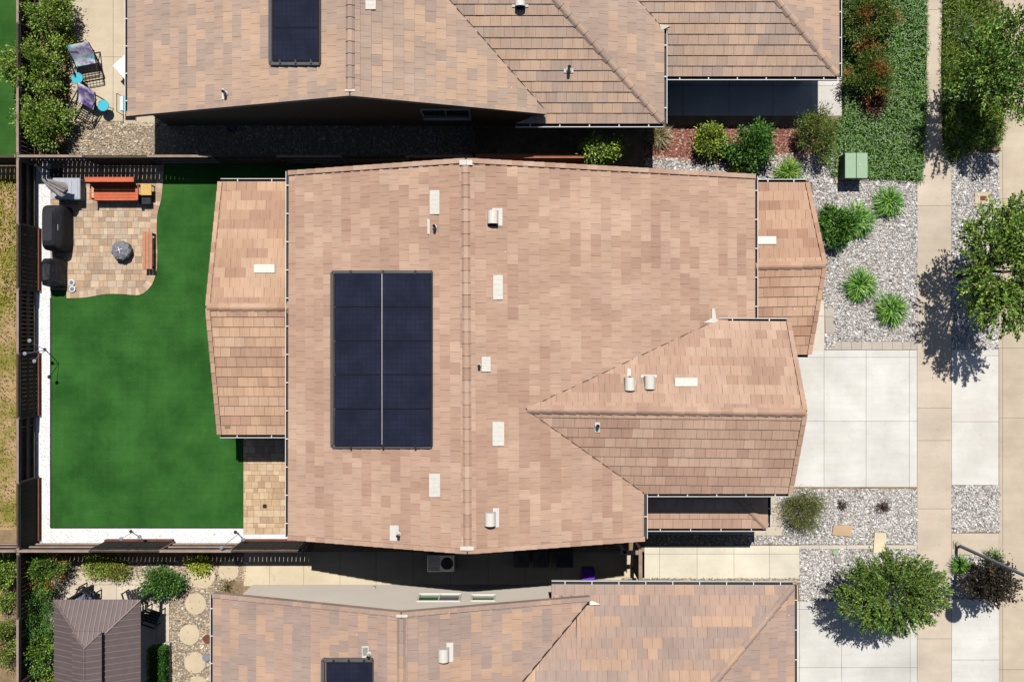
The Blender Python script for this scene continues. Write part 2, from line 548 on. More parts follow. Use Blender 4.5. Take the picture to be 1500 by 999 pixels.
WG = [gray(.85), (.84, .83, .82), (.82, .8, .78)]
stones('white_gravel', [R(52, 240, 74.2, 799), [(74.2, 773), (461, 773), (461, 794), (440, 799), (74.2, 799)]], 420, 0.016, WG, 0.010, base='whitegravel', flat=.3)
WR = [c(252, 250, 248, 1.15), c(240, 236, 232, 1.15), c(226, 220, 214, 1.15), c(216, 202, 188, 1.15), c(188, 184, 182, 1.15), c(146, 142, 138, 1.15), c(250, 246, 238, 1.15)]
rock_polys = [
    [(1190, 252), (1228, 268), (1240, 262), (1343, 266), (1343, 500), (1222, 500), (1222, 452), (1208, 452), (1190, 300)],
    R(1100, 225, 1240, 268), R(944, 232, 1106, 262),
    R(1394, 225, 1463, 512),
    [(1130, 716), (1343, 716), (1343, 797), (1096, 797), (1096, 785), (1146, 785), (1146, 760)],
    R(1171, 804, 1343, 879), R(1394, 711, 1465, 779), R(1394, 813, 1463, 876), R(1208, 491, 1222, 512)]
stones('white_river_rock', rock_polys, 1050, 0.0265, WR, 0.006, base='underrock')
PB = [c(226, 206, 178, 1.1), c(204, 182, 152, 1.1), c(184, 164, 142, 1.1), c(238, 224, 202, 1.1), c(150, 136, 120, 1.1), c(216, 188, 154, 1.1)]
stones('pebble_mulch', [R(100, 179, 222, 229)], 700, 0.026, PB, 0.006, base='underpebble')
stones('pebble_side_yard', [R(222, 179, 700, 229)], 180, 0.03, PB, 0.006, base='underpebble')
stones('pebble_garden', [R(96, 820, 360, 850), R(249, 840, 330, 1040)], 600, 0.028, PB, 0.004, SL, base='underpebble')
stones('pebble_edging', [R(910, 846, 1170, 856), R(946, 783, 1094, 797)], 600, 0.026, PB, 0.008, base='underpebble')
MU = [c(176, 122, 104), c(158, 104, 90), c(196, 150, 134), c(134, 92, 82), c(214, 178, 164)]
stones('bark_mulch', [[(944, 184), (1182, 184), (1200, 232), (1100, 244), (944, 236)], R(1430, -60, 1464, 14)], 420, 0.034, MU, 0.012, base='mulch', flat=0.25)

# concrete
slabs('driveway', [(1120, 513), (1343, 513), (1343, 713), (1105, 713)], [1207, 1268.5, 1332], [523.5, 617], 0.012, CW)
slabs('driveway_apron', R(1394, 512, 1462.5, 710), [], [521, 617.5], 0.012, c(236, 233, 226))
slabs('sidewalk', R(1343.5, -300, 1393.5, 1300), [], [-95, 15, 301.5, 452, 597.5, 645, 935, 745, 1085], 0.014, CT)
slabs('neighbour_driveway', R(1168, 880, 1343, 1300), [1171, 1232.5, 1333], [892, 977, 1080], 0.012, c(230, 228, 222))
slabs('neighbour_driveway_apron', R(1394, 877, 1464, 1300), [], [887, 966, 1060], 0.012, c(232, 230, 224))
slabs('sidewalk_landing', R(1394, 781, 1465, 812), [], [], 0.012, CT)
slabs('side_path', [(944, 799), (1171, 799), (1171, 847), (944, 847)], [966, 1021, 1075, 1127], [811], 0.012, c(240, 232, 212))
slabs('walk_edging', R(1171, 798, 1343, 803.5), [1200, 1240], [], 0.016, c(224, 214, 200))
slabs('entry_walk', R(1120, 440, 1207.5, 513), [], [463], 0.011, c(232, 222, 208))
slabs('porch_path', [(1094, 728), (1146, 728), (1146, 784), (1094, 784)], [1122], [770], 0.012, c(226, 212, 192))
slabs('porch_floor', R(930, 640, 1094, 783), [1000, 1060], [], 0.010, c(214, 202, 186))
slabs('driveway_paver_border', R(1217, 500.5, 1343, 512), [1232, 1247, 1262, 1277, 1292, 1307, 1322, 1334], [], 0.016, c(206, 196, 184), var=0.08)
slabs('stone_edging', [(1208, 452), (1222, 452), (1222, 490), (1209, 490)], [], [464, 488], 0.02, c(206, 196, 184), var=0.06)
slabs('gutter_pan', R(1463, -300, 1510, 1300), [1468.5], [-80, 8, 291, 510, 612, 848, 880, 980, 1100], 0.018, c(214, 198, 176))
sheet('street', R(1510, -300, 1900, 1300), 0.004, 'asphalt')
slabs('neighbour_patio', R(102, -200, 300, 178), [166], [-60, 84, 178], 0.012, CN)
slabs('neighbour_side_slab', R(180, 160, 232, 185), [], [], 0.010, CN)
slabs('neighbour_porch', [(974, 60), (1189, 60), (1189, 170), (974, 170)], [1000, 1068, 1132], [126], 0.010, c(214, 212, 208))
m_ = slabs('neighbour_front_walk', [(1189, -200), (1233, -200), (1233, 170), (1189, 170)], [], [27, 66, 126], 0.012, c(232, 228, 222))
slabs('side_yard_slab', R(357, 824, 944, 858), [395, 445, 498, 551, 605, 660, 715, 770, 822], [], 0.010, c(236, 220, 190), SL)
slabs('side_yard_slab_strip', R(357, 797, 944, 824), [395, 445, 498, 551, 605, 660, 715, 770, 822], [], 0.010, c(232, 216, 188), SL)
slabs('garden_patio', [(90, 838), (248, 838), (248, 1200), (70, 1200), (70, 855)], [171, 229], [856, 900], 0.014, c(228, 214, 192), SL)

# pavers
def pavers(name, pts, z, palette, lvl=0.0, border=None, seed=1):
    rr = random.Random(seed)
    m = MB()
    poly = ccw(pxpoly(pts, lvl))
    m.prism(poly, lvl - 0.05, lvl + z - 0.006, mi=1, bottom=False)
    x0 = min(p[0] for p in poly); x1 = max(p[0] for p in poly)
    y0 = min(p[1] for p in poly); y1 = max(p[1] for p in poly)
    y = y0; k = 0
    while y < y1:
        h = 0.155 if k % 3 == 1 else 0.235
        x = x0 - rr.uniform(0, .2)
        while x < x1:
            w = rr.choice([0.155, 0.235, 0.235, 0.31])
            q = clip_rect(poly, x + .004, x + w - .004, y + .004, y + h - .004)
            if q:
                m.add([(a, b, lvl + z + rr.uniform(-.002, .002)) for a, b in q], [tuple(range(len(q)))], jit(rr.choice(palette), .07))
            x += w
        y += h; k += 1
    if border:
        line = [P(a, b, lvl) for a, b in border]
        # even resampling of the curved edge
        d = [0]
        for i in range(1, len(line)): d.append(d[-1] + (line[i] - line[i - 1]).length)
        def at(s):
            for i in range(1, len(line)):
                if s <= d[i]:
                    t = (s - d[i - 1]) / max(1e-6, d[i] - d[i - 1]); return line[i - 1].lerp(line[i], t)
            return line[-1]
        s = 0; st = 0.155
        while s < d[-1] - st:
            a, b = at(s + .004), at(s + st - .004)
            def nr(u):
                t = (at(min(d[-1], u + .12)) - at(max(0, u - .12))).normalized(); return Vector((-t.y, t.x, 0))
            zz = Vector((0, 0, z + 0.006))
            m.quad(a + zz, b + zz, b + nr(s + st) * .23 + zz, a + nr(s) * .23 + zz, jit(rr.choice(palette), .06))
            s += st
    return tag(m.build(name, ['paver', 'joint']), kind='structure')
PV = [c(214, 186, 156), c(204, 172, 142), c(192, 164, 138), c(222, 196, 166), c(206, 184, 160), c(184, 158, 134)]
def smooth_curve(pts, n=6):
    out = []
    P_ = [pts[0]] + pts + [pts[-1]]
    for i in range(1, len(P_) - 2):
        p0, p1, p2, p3 = P_[i - 1], P_[i], P_[i + 1], P_[i + 2]
        for k in range(n):
            t = k / n
            out.append(tuple(0.5 * ((2 * p1[j]) + (-p0[j] + p2[j]) * t + (2 * p0[j] - 5 * p1[j] + 4 * p2[j] - p3[j]) * t * t + (-p0[j] + 3 * p1[j] - 3 * p2[j] + p3[j]) * t ** 3) for j in (0, 1)))
    out.append(pts[-1])
    return out
curve = smooth_curve([(241, 240), (239, 265), (237, 290), (231, 315), (230, 345), (231, 375), (229, 400), (221, 420), (205, 432), (180, 431), (155, 431), (125, 436), (98, 437)])
pavers('paver_patio', [(98, 437), (98, 425), (75, 425), (75, 240)] + curve, 0.03, PV, border=curve[::-1][::1], seed=3)
pavers('paver_walk', R(357, 600, 424, 782), 0.03, [c(220, 190, 154), c(208, 176, 140), c(226, 200, 166), c(198, 166, 136)], seed=5)
pavers('covered_patio_floor', R(357, 280, 424, 600), 0.03, PV, seed=6)
# lawn edging
e = MB()
for a, b in (((74.6, 437), (74.6, 772.6)), ((74.6, 772.6), (357, 772.6))):
    p, q = P(*a), P(*b)
    e.box((p.x + q.x) / 2, (p.y + q.y) / 2, 0.01, max(abs(q.x - p.x), .03), max(abs(q.y - p.y), .03), 0.06, (0.05, .05, .05))
tag(e.build('lawn_edging', 'black'), 'thin black edging strip between green lawn and white gravel', 'edging')

# ------------------------------------------------------------------ roofs
TM = [c(212, 172, 147), c(204, 163, 138), c(196, 154, 130), c(218, 180, 154), c(188, 146, 124), c(206, 168, 145), c(200, 160, 136)]
TM = [(x[0] * .985, x[1] * 1.035, x[2] * 1.045) for x in TM]
_m = [sum(x[i] for x in TM) / len(TM) for i in range(3)]
_g = sum(_m) / 3
TM = [tuple((x[i] * .68 + _m[i] * .32) * .955 + _g * .075 for i in range(3)) for x in TM]
TMd = [c(206, 164, 140), c(196, 154, 130), c(186, 144, 122), c(210, 170, 146)]
TN = [c(216, 178, 148), c(194, 168, 148), c(178, 156, 142), c(222, 182, 146), c(204, 170, 145), c(186, 160, 144), c(198, 168, 148)]
TS = [c(214, 172, 140), c(194, 164, 146), c(172, 152, 144), c(222, 178, 140), c(202, 164, 142), c(182, 158, 146)]

def mute(p, f):
    mu = [sum(x[i] for x in p) / len(p) for i in range(3)]
    return [tuple(x[i] * (1 - f) + mu[i] * f for i in range(3)) for x in p]
def gry(p, g):
    return [tuple(x[i] * (1 - g) + (x[0] + x[1] + x[2]) / 3 * g for i in range(3)) for x in p]
TN = gry(mute(TN, .42), .17); TS = gry(mute(TS, .42), .17)

class Plane:
    def __init__(s, a, b, c_):
        s.a = Vector(a); s.n = (Vector(b) - s.a).cross(Vector(c_) - s.a).normalized()
        if s.n.z < 0: s.n = -s.n
    def px(s, x, y, off=0.0):
        o = Vector((0, 0, D)); d = Vector(((x - 750) / F, (499.5 - y) / F, -1))
        t = ((s.a + s.n * off) - o).dot(s.n) / d.dot(s.n)
        return o + d * t
    def z(s, x, y, off=0.0):
        q = s.a + s.n * off
        return q.z - (s.n.x * (x - q.x) + s.n.y * (y - q.y)) / s.n.z

def add_tiles(m, plane, pts3, palette, seed, expo=0.335, tw=0.33, udir=None, run=0.5, t_lo=0.048, t_hi=0.012):
    rr = random.Random(seed)
    n = plane.n
    # downhill direction
    dn = Vector((n.x, n.y, 0)); up = (Vector((0, 0, 1)) - n * n.z).normalized()
    if udir is not None:
        u = udir - n * udir.dot(n); u.normalize(); up = n.cross(u).normalized()
        if up.z < 0: up = -up
    u = up.cross(n).normalized(); o = plane.a
    poly = [((p - o).dot(u), (p - o).dot(up)) for p in pts3]
    poly = ccw(poly)
    x0 = min(p[0] for p in poly); x1 = max(p[0] for p in poly)
    y0 = min(p[1] for p in poly); y1 = max(p[1] for p in poly)
    rows = int((y1 - y0) / expo) + 2
    prev_row = {}
    for r in range(rows):
        v0 = y0 + r * expo; v1 = v0 + expo
        off = (0.5 * tw if r % 2 else 0) + rr.uniform(-.03, .03)
        k = 0; x = x0 - tw + off
        cur = rr.choice(palette); row = {}
        while x < x1:
            if rr.random() > run:
                cur = rr.choice(palette)
                if rr.random() < .25 and k in prev_row: cur = prev_row[k]
            row[k] = cur
            q = clip_rect(poly, x + .003, x + tw - .003, v0, v1)
            if q:
                q = ccw(q)
                col = jit(cur, .035)
                lift = rr.uniform(-.003, .004); tl = rr.uniform(-.003, .003)
                def H(a, b):
                    t = (b - v0) / expo
                    return t_lo * (1 - t) + t_hi * t + lift + tl * (a - x) / tw
                top = [o + u * a + up * b + n * H(a, b) for a, b in q]
                bot = [o + u * a + up * b - n * 0.004 for a, b in q]
                uv = [(a, b) for a, b in q]; L = len(q)
                fs = [tuple(range(L))] + [(j, i, L + i, L + j) for i, j in ((i, (i + 1) % L) for i in range(L))]
                m.add(top + bot, fs, col, uvs=uv + uv)
            x += tw; k += 1
        prev_row = row

def caps(m, p0, p1, palette, w=0.135, seg=0.36, crown=0.085, drop=0.0, seed=0, flat=False, lift=0.0):
    rr = random.Random(seed + 11)
    p0 = Vector(p0); p1 = Vector(p1); d = p1 - p0; L = d.length; d.normalize()
    s = d.cross(Vector((0, 0, 1))).normalized(); up = s.cross(d).normalized()
    n = max(1, int(L / seg)); seg = L / n
    for i in range(n):
        a = p0 + d * (i * seg); b = p0 + d * ((i + 1) * seg + 0.02)
        col = jit(rr.choice(palette), .05)
        vs = []
        for q, l, ww in ((a, 0.030 + lift, w), (b, 0.004 + lift, w * 0.92)):
            if flat:
                prof = [(-ww, -drop), (-ww, crown * .8), (ww, crown * .8), (ww, -drop)]
            else:
                prof = [(-ww, -drop), (-ww * .45, crown * .8), (0, crown), (ww * .45, crown * .8), (ww, -drop)]
            vs += [q + s * x + up * (y + l) for x, y in prof]
        k = len(vs) // 2
        fs = [(j, j + k, j + 1 + k, j + 1) for j in range(k - 1)] + [tuple(range(k)), tuple(range(2 * k - 1, k - 1, -1))]
        uv = [(0.3 * j, 0.0) for j in range(2 * k)]
        m.add(vs, fs, col, uvs=uv)

def gutter(parent, p0, p1, outward, straps=0.85, w=0.125):
    """half-open metal trough hung under the tile edge, with strap hangers"""
    p0 = Vector(p0); p1 = Vector(p1); d = (p1 - p0); L = d.length; d.normalize()
    o = Vector((outward[0], outward[1], 0)).normalized(); z = Vector((0, 0, 1))
    m = MB()
    prof = [(0.0, 0.0), (0.0, -.12), (w, -.12), (w, 0.0), (w - .022, 0.0), (w - .022, -.005), (w - .014, -.108), (.008, -.108), (.008, 0.0)]
    vs = [q + o * a + z * (b - .01) for q in (p0, p1) for a, b in prof]; k = len(prof)
    for i in range(k):
        j = (i + 1) % k
        m.add([vs[i], vs[j], vs[k + j], vs[k + i]], [(0, 1, 2, 3)], mi=1 if i in (5, 6, 7) else 0)
    m.add(vs, [tuple(range(k)), tuple(range(2 * k - 1, k - 1, -1))])
    n = max(1, int(L / straps))
    for i in range(n):
        q = p0 + d * (L * (i + .5) / n)
        a = q - d * .016 - z * .004; b = q + d * .016 - z * .004
        m.add([a, b, b + o * w, a + o * w, a - z * .01, b - z * .01, b + o * w - z * .01, a + o * w - z * .01],
              [(0, 1, 2, 3), (0, 3, 7, 4), (1, 5, 6, 2)])
    return m.build('gutter', ['gutter', 'gutter_in'], parent)

def roof(house, faces, cap_lines=(), rakes=(), palette=TM, seed=0, thick=0.16, cap_pal=None, rake_pal=None):
    """faces: (plane, [pixels or points]) ; returns the roof part (tiles), with deck, caps and rakes below it"""
    t = MB(); dk = MB()
    for i, (pl, pts) in enumerate(faces):
        pts3 = [pl.px(*p) if len(p) == 2 else Vector((p[0], p[1], pl.z(p[0], p[1]))) for p in pts]
        p2 = [(p.x, p.y) for p in pts3]
        if area2(p2) < 0: pts3 = pts3[::-1]
        add_tiles(t, pl, pts3, palette, seed + i)
        dk.slab([p - Vector((0, 0, 0.004)) for p in pts3], thick)
    r = t.build('roof', 'tile', house)
    dk.build('roof_deck', 'underlay', r)
    if cap_lines:
        m = MB()
        for k, (a, b) in enumerate(cap_lines):
            m = MB()
            caps(m, a, b, cap_pal or palette, seed=seed + k)
            m.build('ridge_cap', 'tile', r)
    if rakes:
        for k, (a, b) in enumerate(rakes):
            m = MB()
            caps(m, a, b, rake_pal or palette, w=.075, seg=.335, crown=.085, drop=.16, seed=seed + 50 + k, flat=True)
            m.build('rake_trim', 'tile', r)
    return r

def valley(pr, a, b):
    m = MB(); z = Vector((0, 0, .03)); m.tube([Vector(a) + z, Vector(b) + z], .015, 5)
    return m.build('valley_flashing', 'underlay', pr)

def walls(parent, foot, mat, z0=-0.02):
    """foot: (x,y,ztop) closed loop"""
    m = MB(); n = len(foot)
    for i in range(n):
        a = foot[i]; b = foot[(i + 1) % n]
        m.add([(a[0], a[1], z0), (b[0], b[1], z0), (b[0], b[1], b[2]), (a[0], a[1], a[2])], [(0, 1, 2, 3)])
    return m.build('wall', mat, parent)

def window(parent, a, b, z0, z1, outward, panes=2, glass=('glass', 'glass'), sill=True):
    """a,b: wall-line ends (x,y)"""
    a = Vector((*a, 0)); b = Vector((*b, 0)); d = (b - a); L = d.length; d.normalize()
    o = Vector((*outward, 0)).normalized()
    fr = MB(); t = .06
    def bar(s0, s1, h0, h1, out=.05):
        pts = [a + d * s0 - o * .02, a + d * s1 - o * .02, a + d * s1 + o * out, a + d * s0 + o * out]
        fr.prism(ccw([(p.x, p.y) for p in pts]), h0, h1)
    bar(0, L, z0 - t, z0, .09 if sill else .05); bar(0, L, z1, z1 + t)
    bar(0, t, z0, z1); bar(L - t, L, z0, z1)
    for k in range(1, panes): bar(L * k / panes - .02, L * k / panes + .02, z0, z1, .04)
    w = fr.build('window', 'trim', parent)
    for k in range(panes):
        g_ = MB(); s0 = L * k / panes + .02; s1 = L * (k + 1) / panes - .02
        p = a + d * s0 + o * .012; q = a + d * s1 + o * .012
        g_.add([(p.x, p.y, z0), (q.x, q.y, z0), (q.x, q.y, z1), (p.x, p.y, z1)], [(0, 1, 2, 3)])
        g_.build('pane', glass[k % len(glass)], w)
    return w

def door(parent, a, b, z1, outward, mat, name='door', rows=4, z0=0.0):
    a = Vector((*a, 0)); b = Vector((*b, 0)); o = Vector((*outward, 0)).normalized()
    m = MB()
    for k in range(rows):
        h0 = z0 + (z1 - z0) * k / rows; h1 = z0 + (z1 - z0) * (k + 1) / rows - .015
        pts = [a - o * .01, b - o * .01, b + o * .05, a + o * .05]
        m.prism(ccw([(p.x, p.y) for p in pts]), h0, h1)
    dd = m.build(name, mat, parent)
    h = MB(); mid = a.lerp(b, .5 if rows > 2 else .88) + o * .07
    h.box(mid.x, mid.y, z0 + 1.0 if rows <= 2 else z0 + .5, .05, .12, .06)
    h.build('handle', 'galv', dd)

# --- vents on roofs
def on_plane(pl, x0, y0, x1, y1, off):
    return [pl.px(x0, y0, off), pl.px(x1, y0, off), pl.px(x1, y1, off), pl.px(x0, y1, off)]
def flat_vent(pr, pl, x0, y0, x1, y1, h=.07):
    q = on_plane(pl, x0, y0, x1, y1, h)[::-1]
    n = pl.n
    m = MB(); b = [p - n * h for p in q]; ctr = sum(q, Vector()) / 4
    qt = [p.lerp(ctr, .06) for p in q]
    m.add(qt + b, [(0, 1, 2, 3)] + [(j, i, 4 + i, 4 + j) for i, j in ((0, 1), (1, 2), (2, 3), (3, 0))])
    # pressed louvre ribs
    for t in (.2, .4, .6, .8):
        if (q[1] - q[0]).length > (q[2] - q[1]).length:
            a, b2 = qt[0].lerp(qt[1], t), qt[3].lerp(qt[2], t)
        else:
            a, b2 = qt[1].lerp(qt[2], t), qt[0].lerp(qt[3], t)
        a = a.lerp(b2, .1); b2 = b2.lerp(a, .1)
        m.tube([a + n * .001, b2 + n * .001], .004, 5)
    return m.build('roof_vent', 'vent', pr)
def flashing(pr, pl, x0, y0, x1, y1, h=.058, name='flashing'):
    q = on_plane(pl, x0, y0, x1, y1, h)[::-1]; m = MB()
    b = [p - pl.n * .03 for p in q]
    m.add(q + b, [(0, 1, 2, 3)] + [(j, i, 4 + i, 4 + j) for i, j in ((0, 1), (1, 2), (2, 3), (3, 0))])
    return m.build(name, 'vent', pr)
def pipe_vent(pr, pl, fx, bx, by, r=.045, h=.35):
    flashing(pr, pl, *fx)
    p = pl.px(bx, by, .03); m = MB()
    m.tube([p, p + Vector((0, 0, h))], r, 12, caps=False)
    m.tube([p + Vector((0, 0, h)), p + Vector((0, 0, .05))], r * .8, 12, mi=1)
    m.lathe(p.x, p.y, [(r * 1.9, p.z + .02), (r * 1.7, p.z + .06), (r * 1.05, p.z + .09)], 12)
    return m.build('vent_pipe', ['vent', 'darkhole'], pr)
def hood_vent(pr, pl, fx, bx, by, side=(0, -1), r=.16):
    """rounded sheet metal hood with a dark mouth, on a flashing sheet"""
    f = flashing(pr, pl, *fx)
    p = pl.px(bx, by, .03); m = MB()
    w = .165; L = .20; n = 9
    for k in range(n):      # half barrel, axis along y
        a0 = math.pi * k / n; a1 = math.pi * (k + 1) / n
        q = [Vector((p.x + math.cos(a) * w, y, p.z + .12 + math.sin(a) * .16)) for a, y in ((a0, p.y + L), (a1, p.y + L), (a1, p.y - L), (a0, p.y - L))]
        m.add(q, [(3, 2, 1, 0)])
    for y, fl in ((p.y + L, 1), (p.y - L, 0)):
        ring = [(p.x + math.cos(math.pi * k / n) * w, y, p.z + .12 + math.sin(math.pi * k / n) * .16) for k in range(n + 1)]
        m.add(ring, [tuple(range(n + 1)) if fl else tuple(range(n, -1, -1))], mi=0 if fl else 1)
    m.box(p.x, p.y, p.z + .05, w * 2, L * 2, .15)
    m.box(p.x, p.y - L - .03, p.z + .05, w * 1.5, .05, .12, mi=1)
    return m.build('hood_vent', ['vent', 'darkhole'], pr)

# ================================================================== MAIN HOUSE
main = thing('house', 'single storey house with a pink tan tile roof and the large solar array', 'house', (0, 0, 0), 'houses side by side')
zW, zR, zE = 3.5, 5.6, 3.0
NW, NR = P(424, 252, zW), P(682, 234, zR)
SR, SW = P(685, 809, zR), P(423, 788, zW)
NE = P(1105, 257, zE)
plW = Plane(NW, NR, SR)
plE = Plane(NR, SR, P(1105, 365, zE))
zg = plE.px(770, 599).z
zn = plE.px(1045, 471).z; zs = plE.px(943, 722).z
G0 = plE.px(770, 599); G1 = P(1180, 604, zg)
plGN = Plane(G0, G1, P(1100, 472, zn))
plGS = Plane(G0, G1, P(1050, 722, zs - 0.12))
# the main east slope runs on under the garage valley, so its outline follows the valley
f_w = (plW, [(424, 252), (682, 234), (685, 809), (423, 788)])
f_e = (plE, [(682, 234), (1105, 257), (1105, 470), (1045, 471), (770, 599), (943, 722), (943, 790), (685, 809)])
rm = roof(main, [f_w, f_e], [(plW.px(685, 806), plW.px(682, 236))],
          [(plW.px(424, 254, .0), plW.px(681, 236, 0)), (plE.px(1105, 259, 0), plE.px(684, 236, 0)),
           (plW.px(423.5, 786.5, 0), plW.px(684, 807, 0)), (plE.px(943, 788.5, 0), plE.px(686, 807, 0))], TM, 100)
f_gn = (plGN, [(770, 599), (1045, 471), (1155, 472), (1180, 604)])
f_gs = (plGS, [(770, 599), (1180, 604), (1158, 722), (943, 722)])
rg = roof(main, [f_gn, f_gs], [(plGN.px(1179, 604), plGN.px(773, 599.3))],
          [(plGN.px(1154.5, 473, 0), plGN.px(1178.5, 602, 0)), (plGS.px(1157, 721, 0), plGS.px(1178.5, 606, 0))], TM, 120)
# back patio cover
zpe, zpr = 2.3, 3.38
pA, pB = P(303, 450, zpr), P(424, 450, zpr)
plPN = Plane(pA, pB, P(370, 267, zpe)); plPS = Plane(pA, pB, P(370, 636, zpe))
rp = roof(main, [(plPN, [(322, 267), (424, 267), (424, 450), (303, 450)]), (plPS, [(303, 450), (424, 450), (424, 636), (321, 636)])],
          [(plPN.px(304, 450), plPN.px(424, 450))],
          [(plPN.px(323, 268, 0), plPN.px(305, 448, 0)), (plPS.px(322, 635, 0), plPS.px(305, 452, 0))], [c(214, 176, 146), c(204, 166, 138), c(216, 180, 152), c(196, 158, 134)], 140)
# entry gable
eA, eB = P(1106, 390, 2.86), P(1209, 388, 2.86)
plEN = Plane(eA, eB, P(1150, 268, 2.15)); plES = Plane(eA, eB, P(1150, 519, 2.05))
re_ = roof(main, [(plEN, [(1106, 268), (1183, 268), (1209, 388), (1106, 390)]), (plES, [(1106, 390), (1209, 388), (1186, 519), (1106, 519)])],
           [(plEN.px(1208, 388), plEN.px(1107, 390))],
           [(plEN.px(1182, 269, 0), plEN.px(1207.5, 387, 0)), (plES.px(1185, 518, 0), plES.px(1207.5, 390, 0))], [c(214, 176, 148), c(202, 162, 136), c(190, 150, 126), c(206, 168, 142)], 160)
# small porch roof south of the garage
plHS = Plane(P(943, 773, 2.05), P(1124, 773, 2.05), P(1000, 773, 2.05) + Vector((0, 1, .2)))
plHE = Plane(P(1124, 773, 2.05), P(1124, 700, 2.05), P(1124, 740, 2.05) + Vector((-1, 0, .2)))
hc = P(1124, 773, 2.05); tq = 1.3
hip_top = (hc.x - tq, hc.y + tq)
x943 = P(943, 773, 2.05).x
rh = roof(main, [(plHS, [(x943, hc.y), (hc.x, hc.y), hip_top + (0,), (x943, hc.y + tq, 0)]) if False else
                 (plHS, [(x943, hc.y, 0), (hc.x, hc.y, 0), (hip_top[0], hip_top[1], 0), (x943, hc.y + tq, 0)]),
                 (plHE, [(hc.x, hc.y, 0), (hc.x, hc.y + tq, 0), (hip_top[0], hip_top[1], 0)])],
          [(hc + Vector((-.05, .05, 0)), Vector((hip_top[0], hip_top[1], plHS.z(*hip_top))))], [], TM, 180)
for pl, r_, pA_, pB_, o_ in (
        (plW, rm, (424, 251), (423, 787), (-1, 0)), (plE, rm, (1105, 258), (1105, 470), (1, 0)), (plE, rm, (943, 724), (943, 789), (1, 0)),
        (plGN, rg, (1046, 471.5), (1154, 472), (0, 1)), (plGS, rg, (943, 722), (1157, 722), (0, -1)),
        (plPN, rp, (323, 267), (423, 267), (0, 1)), (plPS, rp, (322, 636), (423, 636), (0, -1)),
        (plEN, re_, (1106, 268), (1182, 268), (0, 1)), (plES, re_, (1120, 519), (1185, 519), (0, -1)),
        (plHS, rh, (945, 773), (1123, 773), (0, -1))):
    gutter(r_, pl.px(*pA_), pl.px(*pB_), o_)
gutter(rh, hc, Vector((hc.x, hc.y + tq, hc.z)), (1, 0))
# vents
for pl, r_, b in ((plW, rm, (629, 278, 644, 315)), (plW, rm, (628, 693, 645, 729)), (plE, rm, (722, 402, 737, 440)), (plE, rm, (721, 617, 739, 654)),
                  (plPN, rp, (371, 387, 403, 400)), (plGN, rg, (988, 553, 1023, 566)), (plEN, re_, (1107, 346, 1138, 358))):
    flat_vent(r_, pl, *b)
flat_vent(rm, plE, 705, 522, 719, 545, .09)
pipe_vent(rm, plE, (705, 528, 712, 541), 702, 535, .035, .3)
pipe_vent(rm, plW, (626, 321, 629.5, 343), 637, 333)
pipe_vent(rm, plW, (571, 769, 584, 792), 584, 782)
pipe_vent(rg, plGS, (871, 619, 879, 633), 875, 623, .05, .25)
hood_vent(rm, plE, (721, 305, 736, 331), 722, 319)
hood_vent(rm, plE, (722, 744, 731, 772), 718, 759)
hood_vent(rg, plGN, (916, 556, 931, 566), 922, 562)
hood_vent(rg, plGN, (939, 549, 962, 553), 951, 560)
pipe_vent(rg, plGN, (919, 540, 924, 553), 922, 552, .03, .2)
# metal saddle where the garage ridge valley ends, and ridge end cover
m = MB(); q = [plE.px(x, y, .07) for x, y in ((1030, 473), (1056, 473), (1049, 466), (1047, 452), (1043, 452), (1043, 466))]
m.slab(q, .02); m.build('flashing', 'vent', rm)
for (x0, y0, x1, y1), pl in (((673, 234.5, 683, 242), plW), ((683, 234.5, 692, 242), plE), ((674, 800, 684.5, 806), plW), ((684.5, 800, 694, 806), plE)):
    flashing(rm, pl, x0, y0, x1, y1, .12)
valley(rg, plE.px(770, 599), plE.px(1045, 471)); valley(rg, plE.px(770, 599), plE.px(943, 722))
# walls, openings
walls(main, [(-6.75, 5.1, 3.45), (-6.75, -6.0, 3.45), (-1.36, -6.0, 5.35), (3.8, -6.0, 3.95), (3.8, 5.1, 3.95), (-1.36, 5.1, 5.35)], 'stucco')
walls(main, [(3.8, 5.1, 3.95), (3.8, .3, 3.95), (7.5, .3, 2.95), (7.5, 5.1, 2.95)], 'stucco')
walls(main, [(3.8, .3, 3.2), (3.8, -4.5, 3.6), (8.6, -4.5, 3.6), (8.6, -2.2, 4.8), (8.6, .3, 3.2)], 'stucco')
walls(main, [(7.51, 4.9, 2.1), (7.51, .6, 2.1), (9.7, .6, 2.1), (9.7, 2.5, 2.65), (9.7, 4.9, 2.1)], 'stucco')
window(main, (9.7, 1.6), (9.7, 3.6), .8, 1.9, (1, 0))
door(main, (8.6, -4.2), (8.6, 0.0), 2.3, (1, 0), 'trim', 'garage_door', 4)
door(main, (5.0, -4.5), (6.0, -4.5), 2.1, (0, -1), 'wood_red', 'door', 2)
window(main, (-6.75, 3.4), (-6.75, .9), .4, 2.1, (-1, 0)); window(main, (-6.75, -1.2), (-6.75, -2.6), .9, 2.1, (-1, 0))
window(main, (-3.5, -6.0), (-2.2, -6.0), 1.2, 2.1, (0, -1))
for (x, y, zt) in ((-9.45, 4.9, 2.3), (-9.45, 1.1, 2.5), (-9.45, -2.8, 2.3), (8.2, -5.9, 1.9), (4.4, -5.9, 1.9)):
    m = MB(); m.box(x, y, zt / 2, .3, .3, zt, bev=.015); m.box(x, y, .12, .42, .42, .24, bev=.02); m.build('post', 'stucco', main)
m = MB(); m.box(-9.45, 1.05, 2.3, .18, 7.9, .2); m.build('beam', 'stucco_dark', main); m = MB(); m.box(6.3, -5.9, 1.85, 4.0, .15, .16); m.build('beam', 'stucco_dark', main)

